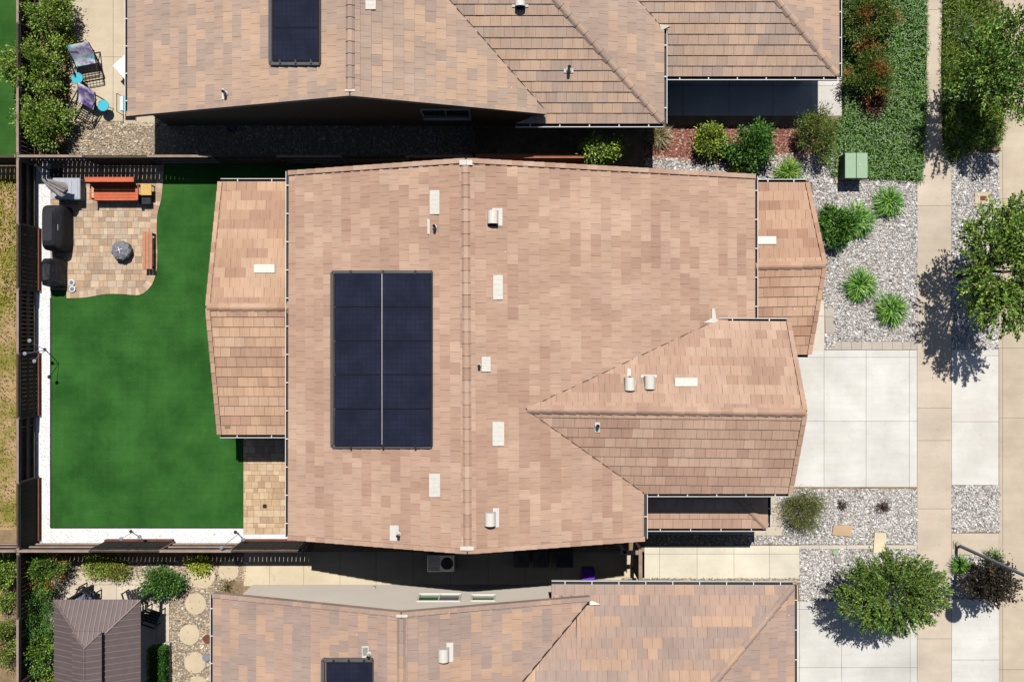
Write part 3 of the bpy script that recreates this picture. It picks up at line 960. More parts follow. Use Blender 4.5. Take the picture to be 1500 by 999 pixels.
# solar arrays
def solar_array(label, pl, xs, ys, frame, group='solar arrays on the roofs', skirt_left=True, base_pt=None, mid='bright'):
    cpt = pl.px((xs[0] + xs[-1]) / 2, (ys[0] + ys[-1]) / 2)
    t = thing('solar_array', label, 'solar panels', cpt, group)
    n = pl.n
    for i in range(len(xs) - 1):
        for j in range(len(ys) - 1):
            q = [pl.px(xs[i] + .25, ys[j] + .3, .17), pl.px(xs[i + 1] - .25, ys[j] + .3, .17), pl.px(xs[i + 1] - .25, ys[j + 1] - .3, .17), pl.px(xs[i] + .25, ys[j + 1] - .3, .17)][::-1]
            jt = random.uniform(-.004, .004)
            q = [p + n * jt for p in q]
            b = [p - n * .045 for p in q]
            m = MB()
            m.add(q + b, [(j2, i2, 4 + i2, 4 + j2) for i2, j2 in ((0, 1), (1, 2), (2, 3), (3, 0))] + [(7, 6, 5, 4)])
            ctr = sum(q, Vector()) / 4
            inn = [p + (ctr - p) * .018 + n * .0005 for p in q]
            L1 = (q[1] - q[0]).length; L2 = (q[2] - q[1]).length
            for k in range(4):
                l = (k + 1) % 4
                m.add([q[k], q[l], inn[l], inn[k]], [(0, 1, 2, 3)])
            m.add([p - n * .002 for p in inn], [(0, 1, 2, 3)], uvs=[(0, 0), (L1, 0), (L1, L2), (0, L2)], mi=1)
            m.build('solar_panel', ['black', 'solar'], t)
    # rails seen in the centre gap, skirt round the edge
    m = MB()
    if len(xs) > 2:
        for x in xs[1:-1]:
            a, b = pl.px(x, ys[0] + 1, .178), pl.px(x, ys[-1] - 3, .178)
            m.tube([a, b], .014, 6)
        m.build('centre_rail', 'galv', t)
    m = MB()
    x0, y0, x1, y1 = frame
    for a, b in (((x0, y0), (x0, y1)), ((x0, y1), (x1, y1)), ((x1, y0), (x1, y1)), ((x0, y0), (x1, y0))):
        w = .055 if a[0] == b[0] == x0 or a[1] == b[1] else .02
        p, q = pl.px(*a, .085), pl.px(*b, .085)
        d = (q - p).normalized(); s = d.cross(n)
        v = [p - s * w, q - s * w, q + s * w, p + s * w]
        m.add([k + n * .045 for k in v] + [k - n * .05 for k in v], [(3, 2, 1, 0), (0, 1, 5, 4), (1, 2, 6, 5), (2, 3, 7, 6), (3, 0, 4, 7)])
    m.build('skirt', M['skirt'], t)
    for k in range(1, 4):
        x = xs[0] + (xs[-1] - xs[0]) * (k - .5) / 3
        for y in (ys[0] - 1.2, ys[-1] + .8):
            p = pl.px(x, y, .15); m = MB(); m.box(p.x, p.y, p.z, .06, .12, .05)
            m.build('mount_foot', 'black', t)
    return t
M['skirt'] = plain('array_skirt', c(110, 108, 110), 0.5, 0.2, var=.15)
solar_array('large array of ten dark blue solar panels in two columns on the middle house', plW, [490, 559.6, 632], [400, 450, 499.6, 549, 599, 654], (487, 399, 632.5, 653.5))

# ================================================================== NORTH HOUSE
nh = thing('house', 'neighbouring house along the top edge, grey and orange tan roof with a narrow solar array', 'house', (-2, 11, 0), 'houses side by side')
zE1, zR1 = 2.8, 5.4
a1 = P(188, 168, zE1); r1 = P(513, 137, zR1)
topY = 15.5
plN1 = Plane(a1, a1 + Vector((0, 5, 0)), r1)
plN2 = Plane(r1, r1 + Vector((0, 5, 0)), P(800, 165, 3.3))
cS = P(972, 181, 2.85)
plN3 = Plane(cS, cS + Vector((-3, 0, 0)), cS + Vector((0, 1, .35)))     # south slope
plN4 = Plane(cS, cS + Vector((0, 3, 0)), cS + Vector((-1, 0, .35)))     # east slope
cG = P(1228, 112, 2.35)
plN5 = Plane(cG, cG + Vector((-3, 0, 0)), cG + Vector((0, 1, .36)))
plN6 = Plane(cG, cG + Vector((0, 3, 0)), cG + Vector((-1, 0, .36)))
RN1 = r1 + Vector((0, topY - r1.y, 0))
# valley between plN2 and plN3 : points where they meet
def meet(pa, pb, y=None, x=None):
    """point on both planes at the given y (or x)"""
    A = pa.n; B = pb.n; ca = A.dot(pa.a); cb = B.dot(pb.a)
    if y is not None:
        M2 = np.array([[A.x, A.z], [B.x, B.z]]); r = np.array([ca - A.y * y, cb - B.y * y]); s = np.linalg.solve(M2, r)
        return Vector((s[0], y, s[1]))
    M2 = np.array([[A.y, A.z], [B.y, B.z]]); r = np.array([ca - A.x * x, cb - B.x * x]); s = np.linalg.solve(M2, r)
    return Vector((x, s[0], s[1]))
v_lo = plN2.px(797, 160); v_hi = plN2.px(657, -1)
vd = (v_hi - v_lo); v_top = v_lo + vd * ((12.6 - v_lo.y) / vd.y)
h_top = Vector((cS.x - (12.6 - cS.y), 12.6, 0))
rn1 = roof(nh, [(plN1, [(a1.x, a1.y, 0), (r1.x, r1.y, 0), (r1.x, topY, 0), (a1.x, topY, 0)]),
                (plN2, [(r1.x, r1.y, 0), tuple(plN2.px(800, 165)), (v_lo.x, v_lo.y, 0), (v_top.x, v_top.y, 0), (v_top.x, topY, 0), (r1.x, topY, 0)])],
           [(r1 + Vector((0, .1, 0)), RN1)],
           [(a1, plN1.px(512, 138)), (plN2.px(799, 165), plN2.px(514, 138))], TN, 200)
yv = meet(plN4, plN5, x=cS.x).y; vt = meet(plN4, plN5, y=12.1)
rn3 = roof(nh, [(plN3, [tuple(plN3.px(755, 181)), (cS.x, cS.y, 0), (h_top.x, h_top.y, 0), (v_top.x, 12.6, 0), (v_lo.x, v_lo.y, 0), tuple(plN3.px(792, 166))]),
                (plN4, [(cS.x, cS.y, 0), (cS.x, yv, 0), (vt.x, vt.y, 0), (vt.x, 12.6, 0), (h_top.x, 12.6, 0)])],
           [(cS + Vector((-.06, .06, 0)), Vector((h_top.x, 12.6, plN3.z(h_top.x, 12.6))))], [], TN, 220)
g_top = 3.34
xl = cS.x + .14
rn5 = roof(nh, [(plN5, [(xl, cG.y, 0), (cG.x, cG.y, 0), (cG.x - g_top, cG.y + g_top, 0), (vt.x, vt.y, 0), (cS.x, yv, 0), (xl, yv, 0)]),
                (plN6, [(cG.x, cG.y, 0), (cG.x, cG.y + g_top * 2, 0), (cG.x - g_top, cG.y + g_top, 0)])],
           [(cG + Vector((-.06, .06, 0)), Vector((cG.x - g_top, cG.y + g_top, plN5.z(0, cG.y + g_top)))),
            (Vector((cG.x - g_top, cG.y + g_top, plN5.z(0, cG.y + g_top))), Vector((vt.x, cG.y + g_top, plN5.z(0, cG.y + g_top))))], [], TN, 240)
valley(rn5, (cS.x, yv, plN5.z(cS.x, yv)), vt)
valley(rn3, v_lo, Vector((v_top.x, v_top.y, plN2.z(v_top.x, v_top.y))))
gutter(rn1, a1, Vector((a1.x, topY, a1.z)), (-1, 0)); gutter(rn3, plN3.px(755, 181), cS, (0, -1)); gutter(rn3, cS, Vector((cS.x, yv, cS.z)), (1, 0))
gutter(rn5, Vector((xl, cG.y, cG.z)), cG, (0, -1)); gutter(rn5, cG, Vector((cG.x, cG.y + 6, cG.z)), (1, 0))
pipe_vent(rn1, plN1, (325, 130, 328, 146), 331, 138)
pipe_vent(rn3, plN3, (826, 101, 840, 107), 833, 103, .05, .4)
flat_vent(rn1, plN2, 535, -18, 551, 15)
hood_vent(rn3, plN3, (750, 7, 774, 11), 762, 3)
flashing(rn1, plN1, 505, 131, 513, 134, .10); flashing(rn1, plN2, 513, 131, 520, 134, .10)
m = MB(); m.slab([plN5.px(x, y, .075) for x, y in ((969, 45), (983, 38), (966, 36))], .02); m.build('flashing', 'vent', rn5)
WY = 7.68
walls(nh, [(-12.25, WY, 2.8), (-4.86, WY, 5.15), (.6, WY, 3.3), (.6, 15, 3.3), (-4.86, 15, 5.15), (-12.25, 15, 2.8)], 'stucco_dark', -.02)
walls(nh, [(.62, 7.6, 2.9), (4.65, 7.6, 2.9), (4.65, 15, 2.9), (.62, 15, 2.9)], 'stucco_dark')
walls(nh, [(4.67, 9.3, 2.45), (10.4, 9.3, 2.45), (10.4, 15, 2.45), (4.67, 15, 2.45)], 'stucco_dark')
window(nh, (P(619, 0, 1.5).x, WY), (P(690, 0, 1.5).x, WY), 1.25, 2.45, (0, -1))
window(nh, (6.0, 9.3), (8.4, 9.3), .9, 2.1, (0, -1))
solar_array('narrow solar array of dark blue panels on the roof along the top edge', plN1, [399, 467], [-60, 41.5, 90], (396.5, -61, 468.5, 93.5))

# ================================================================== SOUTH HOUSE
sh = thing('house', 'neighbouring house along the bottom edge, patchy grey and orange roof above a cream wall', 'house', (-1, -11, SL), 'houses side by side')
b1 = P(313, 871, 2.8); r2 = P(588, 900, 5.1); botY = -15.5
plS1 = Plane(b1, b1 + Vector((0, -5, 0)), r2)
plS2 = Plane(r2, r2 + Vector((0, -5, 0)), P(865, 875, 3.2))
cN = P(1163, 857, 2.5)
plS3 = Plane(cN, cN + Vector((-3, 0, 0)), cN + Vector((0, -1, .35)))
plS4 = Plane(cN, cN + Vector((0, -3, 0)), cN + Vector((-1, 0, .35)))
w_lo = plS2.px(863, 879); w_hi = plS2.px(763, 1000)
wd = w_hi - w_lo; w_top = w_lo + wd * ((-13.0 - w_lo.y) / wd.y)
hs_top = Vector((cN.x - (13.0 + cN.y), -13.0, 0))
rs1 = roof(sh, [(plS1, [(b1.x, b1.y, 0), (r2.x, r2.y, 0), (r2.x, botY, 0), (b1.x, botY, 0)]),
                (plS2, [(r2.x, r2.y, 0), tuple(plS2.px(865, 875)), (w_lo.x, w_lo.y, 0), (w_top.x, w_top.y, 0), (w_top.x, botY, 0), (r2.x, botY, 0)])],
           [(r2 + Vector((0, -.1, 0)), Vector((r2.x, botY, r2.z)))],
           [(b1, plS1.px(587, 899)), (plS2.px(864, 876), plS2.px(589, 899))], TS, 300, rake_pal=mute(TS, .3)[:3])
rs3 = roof(sh, [(plS3, [tuple(plS3.px(808, 856)), (cN.x, cN.y, 0), (hs_top.x, -13.0, 0), (w_top.x, -13.0, 0), (w_lo.x, w_lo.y, 0), tuple(plS3.px(808, 882))]),
                (plS4, [(cN.x, cN.y, 0), (hs_top.x, -13.0, 0), (cN.x, -13.0, 0)])],
           [(cN + Vector((-.06, -.06, 0)), Vector((hs_top.x, -13.0, plS3.z(0, -13.0))))], [], TS, 320)
valley(rs3, w_lo, Vector((w_top.x, w_top.y, plS2.z(w_top.x, w_top.y))))
gutter(rs1, b1, Vector((b1.x, botY, b1.z)), (-1, 0)); gutter(rs3, plS3.px(808, 856), cN, (0, 1)); gutter(rs3, cN, Vector((cN.x, -13, cN.z)), (1, 0))
hood_vent(rs1, plS2, (654, 941, 664, 969), 650, 957); flat_v = flashing(rs1, plS1, 530, 946, 540, 963); pipe_vent(rs1, plS1, (531, 948, 539, 960), 541, 957)
flashing(rs1, plS1, 580, 900, 588, 904, .10); flashing(rs1, plS2, 588, 900, 597, 904, .10)
m = MB(); m.slab([plS3.px(x, y, .12) for x, y in ((864, 886), (880, 885), (868, 880), (864, 880))], .02); m.build('flashing', 'vent', rs3)
wY = -8.82
walls(sh, [(-9.4, wY, 2.75), (-9.4, -15.2, 2.75), (-3.35, -15.2, 4.9), (2.1, -15.2, 3.1), (2.1, wY, 3.2), (-3.35, wY, 4.95)], 'stucco_cream', SL - .02)
walls(sh, [(2.12, wY + .05, 2.45), (2.12, -15.2, 2.45), (8.95, -15.2, 2.45), (8.95, -8.76, 2.6), (2.12, -8.76, 2.6)], 'stucco_cream', SL - .02)
window(sh, (P(614, 0, .9).x, wY), (P(676, 0, .9).x, wY), .98, 1.75, (0, 1), 2, ('glass_green', 'glass_grey'))
window(sh, (P(691, 0, .9).x, wY), (P(726, 0, .9).x, wY), 1.1, 1.7, (0, 1), 1, ('glass_green',))
m = MB(); p = P(549, 856, 0); m.box(p.x, wY + .05, .1, .08, .1, .12); m.build('hose_tap', 'galv', sh)
door(sh, (8.95, -14.5), (8.95, -9.5), 2.3, (1, 0), 'trim', 'garage_door', 4)
solar_array('solar array cut by the bottom edge on the patchy grey roof', plS1, [477.5, 544.5], [970, 1018, 1066], (473.5, 966, 545.5, 1066))

# ================================================================== FENCES
def fence(label, p0, p1, top, panel=2.34, ground=0.0, first=0, phase=0, inner=(0, 1), name='fence', boards='wood_dark', cap='wood_grey', kick='wood_red', board_w=.14, gap=.012, cat='fence', skip_kick=False):
    """board fence with boards alternating from side to side, posts, rails and kickboards"""
    a = Vector((*p0, ground)); b = Vector((*p1, ground)); d = (b - a); L = d.length; d.normalize()
    inn = Vector((*inner, 0)).normalized()
    t = thing(name, label, cat, a, 'board fences between the lots')
    n = max(1, round(L / panel)); step = L / n; h = top - ground
    rot = math.atan2(d.y, d.x)
    for i in range(n + 1):
        q = a + d * (i * step); m = MB(); m.box(q.x, q.y, ground + h / 2, .09, .09, h, rot=rot); m.build('post', cap, t)
    for i in range(n):
        s = 1 if (i + phase) % 2 == 0 else -1
        q0 = a + d * (i * step); mid = q0 + d * (step / 2)
        m = MB()
        off = inn * (s * .058)
        k = 0; x = .02
        while x < step - .03:
            w = min(board_w, step - .02 - x)
            c0 = q0 + d * (x + w / 2) + off + inn * random.uniform(-.003, .003)
            hh = h - .05 - random.uniform(0, .02)
            m.box(c0.x, c0.y, ground + .05 + (hh - .05) / 2, w, .018, hh - .05, rot=rot)
            x += w + gap
        m.build('board_panel', boards, t)
        m = MB()
        for z in (.28, h * .52, h - .16):
            m.box(mid.x, mid.y, ground + z, step - .1, .045, .09, rot=rot)
        m.build('rail', cap, t)
        m = MB(); c1 = mid + inn * .0
        m.box(c1.x + inn.x * s * .0, c1.y, ground + h + .005, step, .06 if s > 0 else .08, .035, rot=rot); m.build('cap_board', cap if s < 0 else M['wood_mid'], t)
        if s > 0 and not skip_kick:
            c1 = mid + inn * .10
            m = MB(); m.box(c1.x, c1.y, ground + .1, step, .05, .2, rot=rot); m.build('kickboard', kick, t)
    return t
M['wood_mid'] = plain('fence_cap_dark', c(90, 76, 66), .85, var=.3, scale=4)
FT = 1.42
xWf = P(26, 0, FT).x; yNf = P(0, 229, FT).y; ySf = P(0, 807, FT).y
fence('long dark board fence down the left side beside the white gravel', (xWf, ySf + .1), (xWf, yNf - .1), FT, inner=(1, 0), phase=0, gap=.004)
fence('dark board fence behind the wooden sofa at the top of the back yard', (xWf, yNf), (P(692, 0).x, yNf), FT, inner=(0, -1), phase=1, skip_kick=True)
fence('dark board fence along the bottom of the green lawn by the white strip', (xWf, ySf), (P(455, 0, 0).x, ySf), FT, inner=(0, 1), phase=1)
fence('short run of fence continuing off the top left past the turf', (xWf - 6, yNf), (xWf - .12, yNf), FT, inner=(0, -1), phase=0, skip_kick=True)
fence('fence between the top neighbour patio shrubs and the turf at the left edge', (xWf, yNf + .12), (xWf, yNf + 9), FT, inner=(1, 0), phase=1, skip_kick=True)
fence('fence running down the lower left edge past the garden shrubs', (xWf, ySf - 9), (xWf, ySf - .12), FT, ground=SL, inner=(1, 0), phase=1, skip_kick=True)
fence('short weathered fence leaving the lower left corner of the back yard', (xWf - 6, ySf), (xWf - .12, ySf), FT, ground=0, inner=(0, 1), phase=1, skip_kick=True)
# stained front fence north of main house
def plank_fence(label, p0, p1, top, ground, cap, body, w=.14, cat='fence', name='fence'):
    a = Vector((*p0, ground)); b = Vector((*p1, ground)); d = b - a; L = d.length; d.normalize(); rot = math.atan2(d.y, d.x); mid = (a + b) / 2
    t = thing(name, label, cat, a, 'board fences between the lots')
    m = MB(); k = int(L / .15)
    for i in range(k):
        q = a + d * ((i + .5) * L / k); m.box(q.x, q.y, ground + (top - ground) / 2 - .02, L / k - .01, .03, top - ground - .05, rot=rot)
    m.build('board_panel', body, t)
    m = MB(); m.box(mid.x, mid.y, top, L, w, .04, rot=rot); m.build('cap_board', cap, t)
    for q in (a, b):
        m = MB(); m.box(q.x, q.y, ground + (top - ground) / 2, .1, .1, top - ground + .04, rot=rot); m.build('post', cap, t)
    return t
q0, q1 = P(694, 229, FT), P(866, 229, FT)
plank_fence('rust stained fence with a flat cap beside the ridge end of the middle house', q0[:2], q1[:2], FT, 0, 'wood_rust', 'wood_red')
plank_fence('short rust stained fence return below the shaded bush', P(866, 231, FT)[:2], P(866, 252, FT)[:2], FT, 0, 'wood_rust', 'wood_red')
plank_fence('weathered gate fence crossing the shaded side yard below the window', P(693, 178, FT)[:2], P(693, 226, FT)[:2], FT, 0, 'wood_mid', 'wood_dark', w=.12)
# side gate south of main house
gt = thing('gate', 'brown wooden side gate frame between the shaded bins and the sunny path', 'gate', P(935, 820))
gx = P(938, 0, 1.5).x
m = MB(); 
for yy in (P(0, 806, 1.5).y, P(0, 850, 1.5).y): m.box(gx, yy, .6, .1, .1, 1.84)
m.build('post', 'wood_mid', gt)
m = MB(); m.box(gx, (P(0, 806, 1.5).y + P(0, 850, 1.5).y) / 2, 1.5, .12, 1.12, .06)
m.box(P(922, 0, 1.5).x, P(0, 809, 1.5).y, 1.5, .62, .14, .06)
m.box(P(911, 0, 1.5).x, P(0, 802, 1.5).y, 1.5, .1, .45, .06, rot=.6); m.build('top_rail', 'wood_grey', gt)
m = MB()
for k in range(7):
    m.box(gx - .02, P(0, 806, 1.5).y - .14 * k - .12, .58, .02, .125, 1.6)
m.build('board_panel', 'wood_dark', gt)

# ================================================================== VEGETATION
def norm(v): return v / np.maximum(1e-9, np.linalg.norm(v, axis=-1, keepdims=True))
def leaves(m, centres, dirs, length, width, cols, up_bias=1.0):
    """leaf-shaped quads at the given points, long axis near dirs"""
    n = len(centres)
    d = norm(dirs + rng.normal(0, .55, (n, 3)))
    r = norm(np.stack([rng.normal(0, 1, n), rng.normal(0, 1, n), rng.normal(0, .5, n) + up_bias], 1))
    s = norm(np.cross(d, r)); nn = np.cross(s, d)
    L = length * rng.uniform(.6, 1.3, (n, 1)); W = width * rng.uniform(.7, 1.2, (n, 1))
    a = centres; tip = centres + d * L - nn * L * .12
    l = centres + d * L * .45 + s * W * .5 + nn * W * .12; r_ = centres + d * L * .45 - s * W * .5 + nn * W * .12
    m.add_np(np.stack([a, l, tip, r_], 1), 4, [(0, 1, 2, 3)], cols)

def pick(pal, n, var=.25):
    pal = np.array(pal); return np.clip(pal[rng.integers(0, len(pal), n)] * rng.uniform(1 - var, 1 + var, (n, 1)), 0, .8)

def crown_points(c0, rad, n, nclump, clump_r, hollow=.45):
    """points in clumps spread through a lumpy ellipsoid; returns points, outward directions"""
    th = rng.uniform(0, 2 * math.pi, nclump); ph = np.arccos(rng.uniform(-.75, 1, nclump))
    rr = rng.uniform(hollow, 1, nclump) ** .6
    wob = 1 + .22 * np.sin(3 * th + rng.uniform(0, 6)) + .12 * np.sin(5 * th + rng.uniform(0, 6))
    cc = np.stack([np.sin(ph) * np.cos(th) * rr * wob, np.sin(ph) * np.sin(th) * rr * wob, np.cos(ph) * rr], 1) * np.array(rad) * .84
    k = rng.integers(0, nclump, n)
    p = cc[k] + rng.normal(0, clump_r, (n, 3))
    out = norm(p / np.array(rad) ** 2 + 1e-6)
    shade = np.linalg.norm(p / np.array(rad), axis=1)
    return p + np.array(c0), out, shade, cc + np.array(c0)

LG = [c(146, 172, 72, .85), c(118, 148, 54, .85), c(168, 192, 92, .85), c(82, 114, 38, .85)]
DG = [c(66, 110, 44, .85), c(86, 130, 52, .85), c(46, 84, 34, .85), c(108, 148, 64, .85)]
OLV = [c(128, 134, 58, .85), c(104, 118, 48, .85), c(152, 148, 74, .85), c(78, 98, 40, .85)]
YG = [c(190, 204, 74, .85), c(214, 220, 90, .85), c(160, 186, 60, .85)]
RED = [c(164, 122, 56, 1.0), c(176, 128, 66, 1.0), c(140, 116, 50, 1.0), c(170, 100, 60, 1.1)]
DRK = [c(64, 56, 46, .9), c(48, 46, 40, .9), c(92, 76, 58, .9), c(52, 58, 42, .9)]

def bush(label, px, py, rx, ry, h, n, pal, leaf=.07, wid=.035, name='bush', cat='bush', group=None, z0=0.0, accents=None, clump=.12, nclump=40, group_='garden bushes'):
    """a shrub: stems, and leaf clumps through an uneven mound. px,py,rx,ry as seen in plan (pixels)"""
    zc = z0 + h * .55
    c0 = P(px, py, zc); sc = (D - zc) / F
    base = Vector((c0.x, c0.y, z0))
    t = thing(name, label, cat, base, group or group_)
    p, out, sh_, cc = crown_points(c0, (rx * sc, ry * sc, h * .5), n, nclump, clump)
    p[:, 2] = np.maximum(p[:, 2], z0 + .03)
    m = MB()
    cols = pick(pal, n)
    if accents is not None:
        apal, frac = accents
        k = (np.sin(p[:, 0] * 5 + px) + np.sin(p[:, 1] * 6 + py) + rng.normal(0, .5, n)) > (1.6 - 3 * frac)
        cols[k] = pick(apal, int(k.sum()))
    leaves(m, p, out + np.array([0, 0, .35]), leaf, wid, cols)
    m.build('foliage', 'leaf', t)
    s = MB()
    for k in range(min(12, len(cc))):
        q = Vector(cc[k]); s.tube([base + Vector((random.uniform(-.05, .05), random.uniform(-.05, .05), 0)), base.lerp(q, .5) + Vector((0, 0, .05)), q], [.02, .014, .006], 5)
    s.build('stem', 'bark', t)
    return t

def strap_plant(label, px, py, r, h, n, pal, width=.028, name='strap_leaf_plant', cat='plant', z0=0.0, group='strap leaf clumps in the rock bed', droop=1.0, flowers=0):
    zc = z0 + h * .5; c0 = P(px, py, zc); sc = (D - zc) / F; Rr = r * sc * 1.14; n = int(n * 1.1)
    base = Vector((c0.x, c0.y, z0)); m = MB()
    th = rng.uniform(0, 2 * math.pi, n); L = Rr * rng.uniform(.55, 1.08, n); hh = h * rng.uniform(.6, 1.1, n)
    steep = rng.uniform(.15, 1, n)
    ux, uy = np.cos(th), np.sin(th); sx, sy = -uy, ux
    ox = rng.normal(0, Rr * .1, n); oy = rng.normal(0, Rr * .1, n)
    segs = 5; V = []
    for k in range(segs + 1):
        t = k / segs
        rad = L * steep ** .4 * t ** 1.15
        z = hh * (1.9 * t - (1.05 + .55 * steep * droop) * t * t) * (1.15 - .35 * steep)
        w = width * (1 - t ** 2.2 * .92) / 2
        x = base.x + ox + ux * rad; y = base.y + oy + uy * rad; zz = np.maximum(z0 + z, z0 + .02)
        V.append(np.stack([x + sx * w, y + sy * w, zz], 1)); V.append(np.stack([x - sx * w, y - sy * w, zz], 1))
    V = np.stack(V, 1)
    m.add_np(V, 2 * (segs + 1), [(2 * k, 2 * k + 1, 2 * k + 3, 2 * k + 2) for k in range(segs)], pick(pal, n, .3))
    o = m.build(name, 'leaf', loc=base)
    return tag(o, label, cat, group)

def tree(label, bx, by, crowns, n, pal, leaf=.1, wid=.05, trunk_h=1.6, tr=.07, z0=0.0, twigs=0, twig_len=.8, name='tree', group='street and garden trees', clump=.16, nclump=70, accents=None):
    """crowns: (px,py,z,rx,ry,rz) seen positions. trunk at bx,by (ground pixels)"""
    base = P(bx, by, z0)
    t = thing(name, label, 'tree', base, group)
    m = MB(); tops = []; tm = MB()
    tot_a = sum(q_[3] * q_[4] for q_ in crowns)
    for (px, py, z, rx, ry, rz) in crowns:
        wt = rx * ry / tot_a
        c0 = P(px, py, z); sc = (D - z) / F; k = int(n * wt)
        p, out, sh_, cc = crown_points(c0, (rx * sc, ry * sc, rz), k, max(8, int(nclump * wt * 1.6)), clump, .3)
        cols = pick(pal, k)
        if accents is not None:
            a = rng.random(k) < accents[1]; cols[a] = pick(accents[0], int(a.sum()))
        leaves(m, p, out + np.array([0, 0, .2]), leaf, wid, cols)
        tops.append((c0, cc))
        if twigs:
            nt = int(twigs * wt)
            th = rng.uniform(0, 6.283, nt); el = rng.uniform(-.15, 1.1, nt)
            dv = np.stack([np.cos(th) * np.cos(el), np.sin(th) * np.cos(el), np.sin(el)], 1)
            rad = np.array([rx * sc, ry * sc, rz])
            for i in range(nt):
                a0 = np.array(c0) + dv[i] * rad * rng.uniform(.35, .75)
                b0 = np.array(c0) + dv[i] * rad * rng.uniform(.95, 1.32) + np.array([0, 0, .05])
                Lt = np.linalg.norm(b0 - a0); nl = int(10 + Lt / leaf * 5)
                tt = rng.uniform(0, 1, (nl, 1)); q = a0 + (b0 - a0) * tt + np.array([0, 0, .12]) * np.sin(tt * 3.14) + rng.normal(0, .022, (nl, 3))
                dd = norm(b0 - a0) + rng.normal(0, .45, (nl, 3))
                leaves(m, q, dd, leaf, wid, pick(pal, nl))
                tm.tube([a0, (a0 + b0) / 2 + np.array([0, 0, .1]), b0], [.012, .008, .003], 4, caps=False)
    m.build('crown', 'leaf', t)
    top = base + Vector((0, 0, trunk_h)); c_avg = sum((x[0] for x in tops), Vector()) / len(tops)
    tk = MB(); kx = (c_avg - base); fork = base + Vector((kx.x * .25, kx.y * .25, trunk_h))
    tk.tube([base - Vector((0, 0, .05)), base + Vector((.02, -.01, trunk_h * .5)), fork], [tr * 1.25, tr, tr * .8], 10)
    o = tk.build('trunk', 'bark', t)
    for c0, cc in tops:
        for i in range(min(14, len(cc))):
            q = Vector(cc[i]); mid = fork.lerp(q, .5) + Vector((random.uniform(-.1, .1), random.uniform(-.1, .1), .08))
            tm.tube([fork, mid, q], [tr * .5, tr * .3, tr * .1], 6)
    tm.build('limb', 'bark', t)
    return t

# top-left shrubs
bush('leafy green bush cut by the top edge beside the neighbour patio', 72, 22, 36, 40, 1.5, 5200, LG, nclump=50, leaf=.09, wid=.055)
bush('round green bush overhanging the left fence beside the patterned chairs', 50, 100, 46, 46, 1.7, 8000, LG, nclump=60, leaf=.09, wid=.055)
bush('green bush at the corner of the pebble bed just above the fence', 62, 178, 46, 42, 1.6, 8000, LG, nclump=60, leaf=.09, wid=.055)
bush('yellowing low shrub between the two bushes and the beige patio', 92, 62, 12, 26, .6, 1600, LG + YG + OLV, nclump=16, leaf=.07, wid=.04)
# north front garden
strap_plant('spiky brown green grass clump under the roof corner by the mulch', 965, 198, 25, .6, 260, [c(150, 140, 90, .9), c(110, 110, 64, .9), c(176, 160, 116, .9)], .02, name='grass_clump', group='grass clumps', droop=.8)
bush('half shaded leafy bush behind the rust stained fence', 878, 224, 28, 20, 2.3, 3600, LG, nclump=40, leaf=.1, wid=.06)
bush('light green bush on red mulch beside the darker one', 1039, 208, 26, 26, .9, 3200, LG + YG[:1], nclump=30, leaf=.1, wid=.055)
bush('dark glossy green bush with heart shaped outline on red mulch', 1100, 214, 36, 34, 1.3, 5200, DG, nclump=42, leaf=.1, wid=.07)
bush('olive conical shrub between the mulch and the flowering ground cover', 1197, 195, 28, 34, 1.7, 5200, OLV + DG[:2], nclump=40, leaf=.09, wid=.03)
bush('tall mixed olive shrub against the top neighbour walk at the top edge', 1272, 28, 40, 46, 1.4, 8000, OLV + DG, nclump=60, leaf=.09, wid=.045, accents=(RED, .28))
bush('olive and orange shrub in the flowering ground cover', 1276, 108, 34, 40, 1.2, 6500, OLV + DG, nclump=50, leaf=.09, wid=.04, accents=(RED, .33))
bush('small dark red shrub below the olive and orange one', 1279, 152, 13, 18, .7, 900, [c(96, 40, 40, .9), c(70, 34, 34, .9), c(120, 70, 44, .9)], nclump=12, leaf=.09, wid=.045)

# flowering ground cover (stuff)
def ground_cover(name, poly, per_m2, pal, h, leaf, wid, z0=0.0, flower=None, ffrac=.1, mat_base='planting'):
    pp = pxpoly(poly, z0); xs = [p[0] for p in pp]; ys = [p[1] for p in pp]
    n = int((max(xs) - min(xs)) * (max(ys) - min(ys)) * per_m2)
    q = np.stack([rng.uniform(min(xs), max(xs), n), rng.uniform(min(ys), max(ys), n)], 1); ins = np.zeros(n, bool)
    for i in range(len(pp)):
        a, b = pp[i], pp[(i + 1) % len(pp)]
        if a[1] == b[1]: continue
        ins ^= ((a[1] > q[:, 1]) != (b[1] > q[:, 1])) & (q[:, 0] < (b[0] - a[0]) * (q[:, 1] - a[1]) / (b[1] - a[1]) + a[0])
    q = q[ins]; q += rng.normal(0, .03, q.shape); n = len(q)
    lump = .6 + .4 * np.sin(q[:, 0] * 4.1) * np.sin(q[:, 1] * 3.3 + 1)
    pts = np.stack([q[:, 0], q[:, 1], z0 + .01 + h * lump * rng.uniform(.1, 1, n)], 1)
    m = MB(); cols = pick(pal, n, .35)
    leaves(m, pts, rng.normal(0, 1, (n, 3)) * np.array([1, 1, .5]) + np.array([0, 0, .3]), leaf, wid, cols)
    if flower:
        k = int(n * ffrac); idx = rng.integers(0, n, k); f = pts[idx].copy(); f[:, 2] = z0 + h * 1.1 * lump[idx] + .02
        leaves(m, f, rng.normal(0, 1, (k, 3)) * np.array([1, 1, .1]), leaf * .7, wid * .9, pick(flower, k, .12), up_bias=3)
    pp = ccw(pp); m.add([(x, y, z0 + .022) for x, y in pp], [tuple(range(len(pp)))], mi=1)
    return tag(m.build(name, ['leaf', mat_base]), kind='stuff')
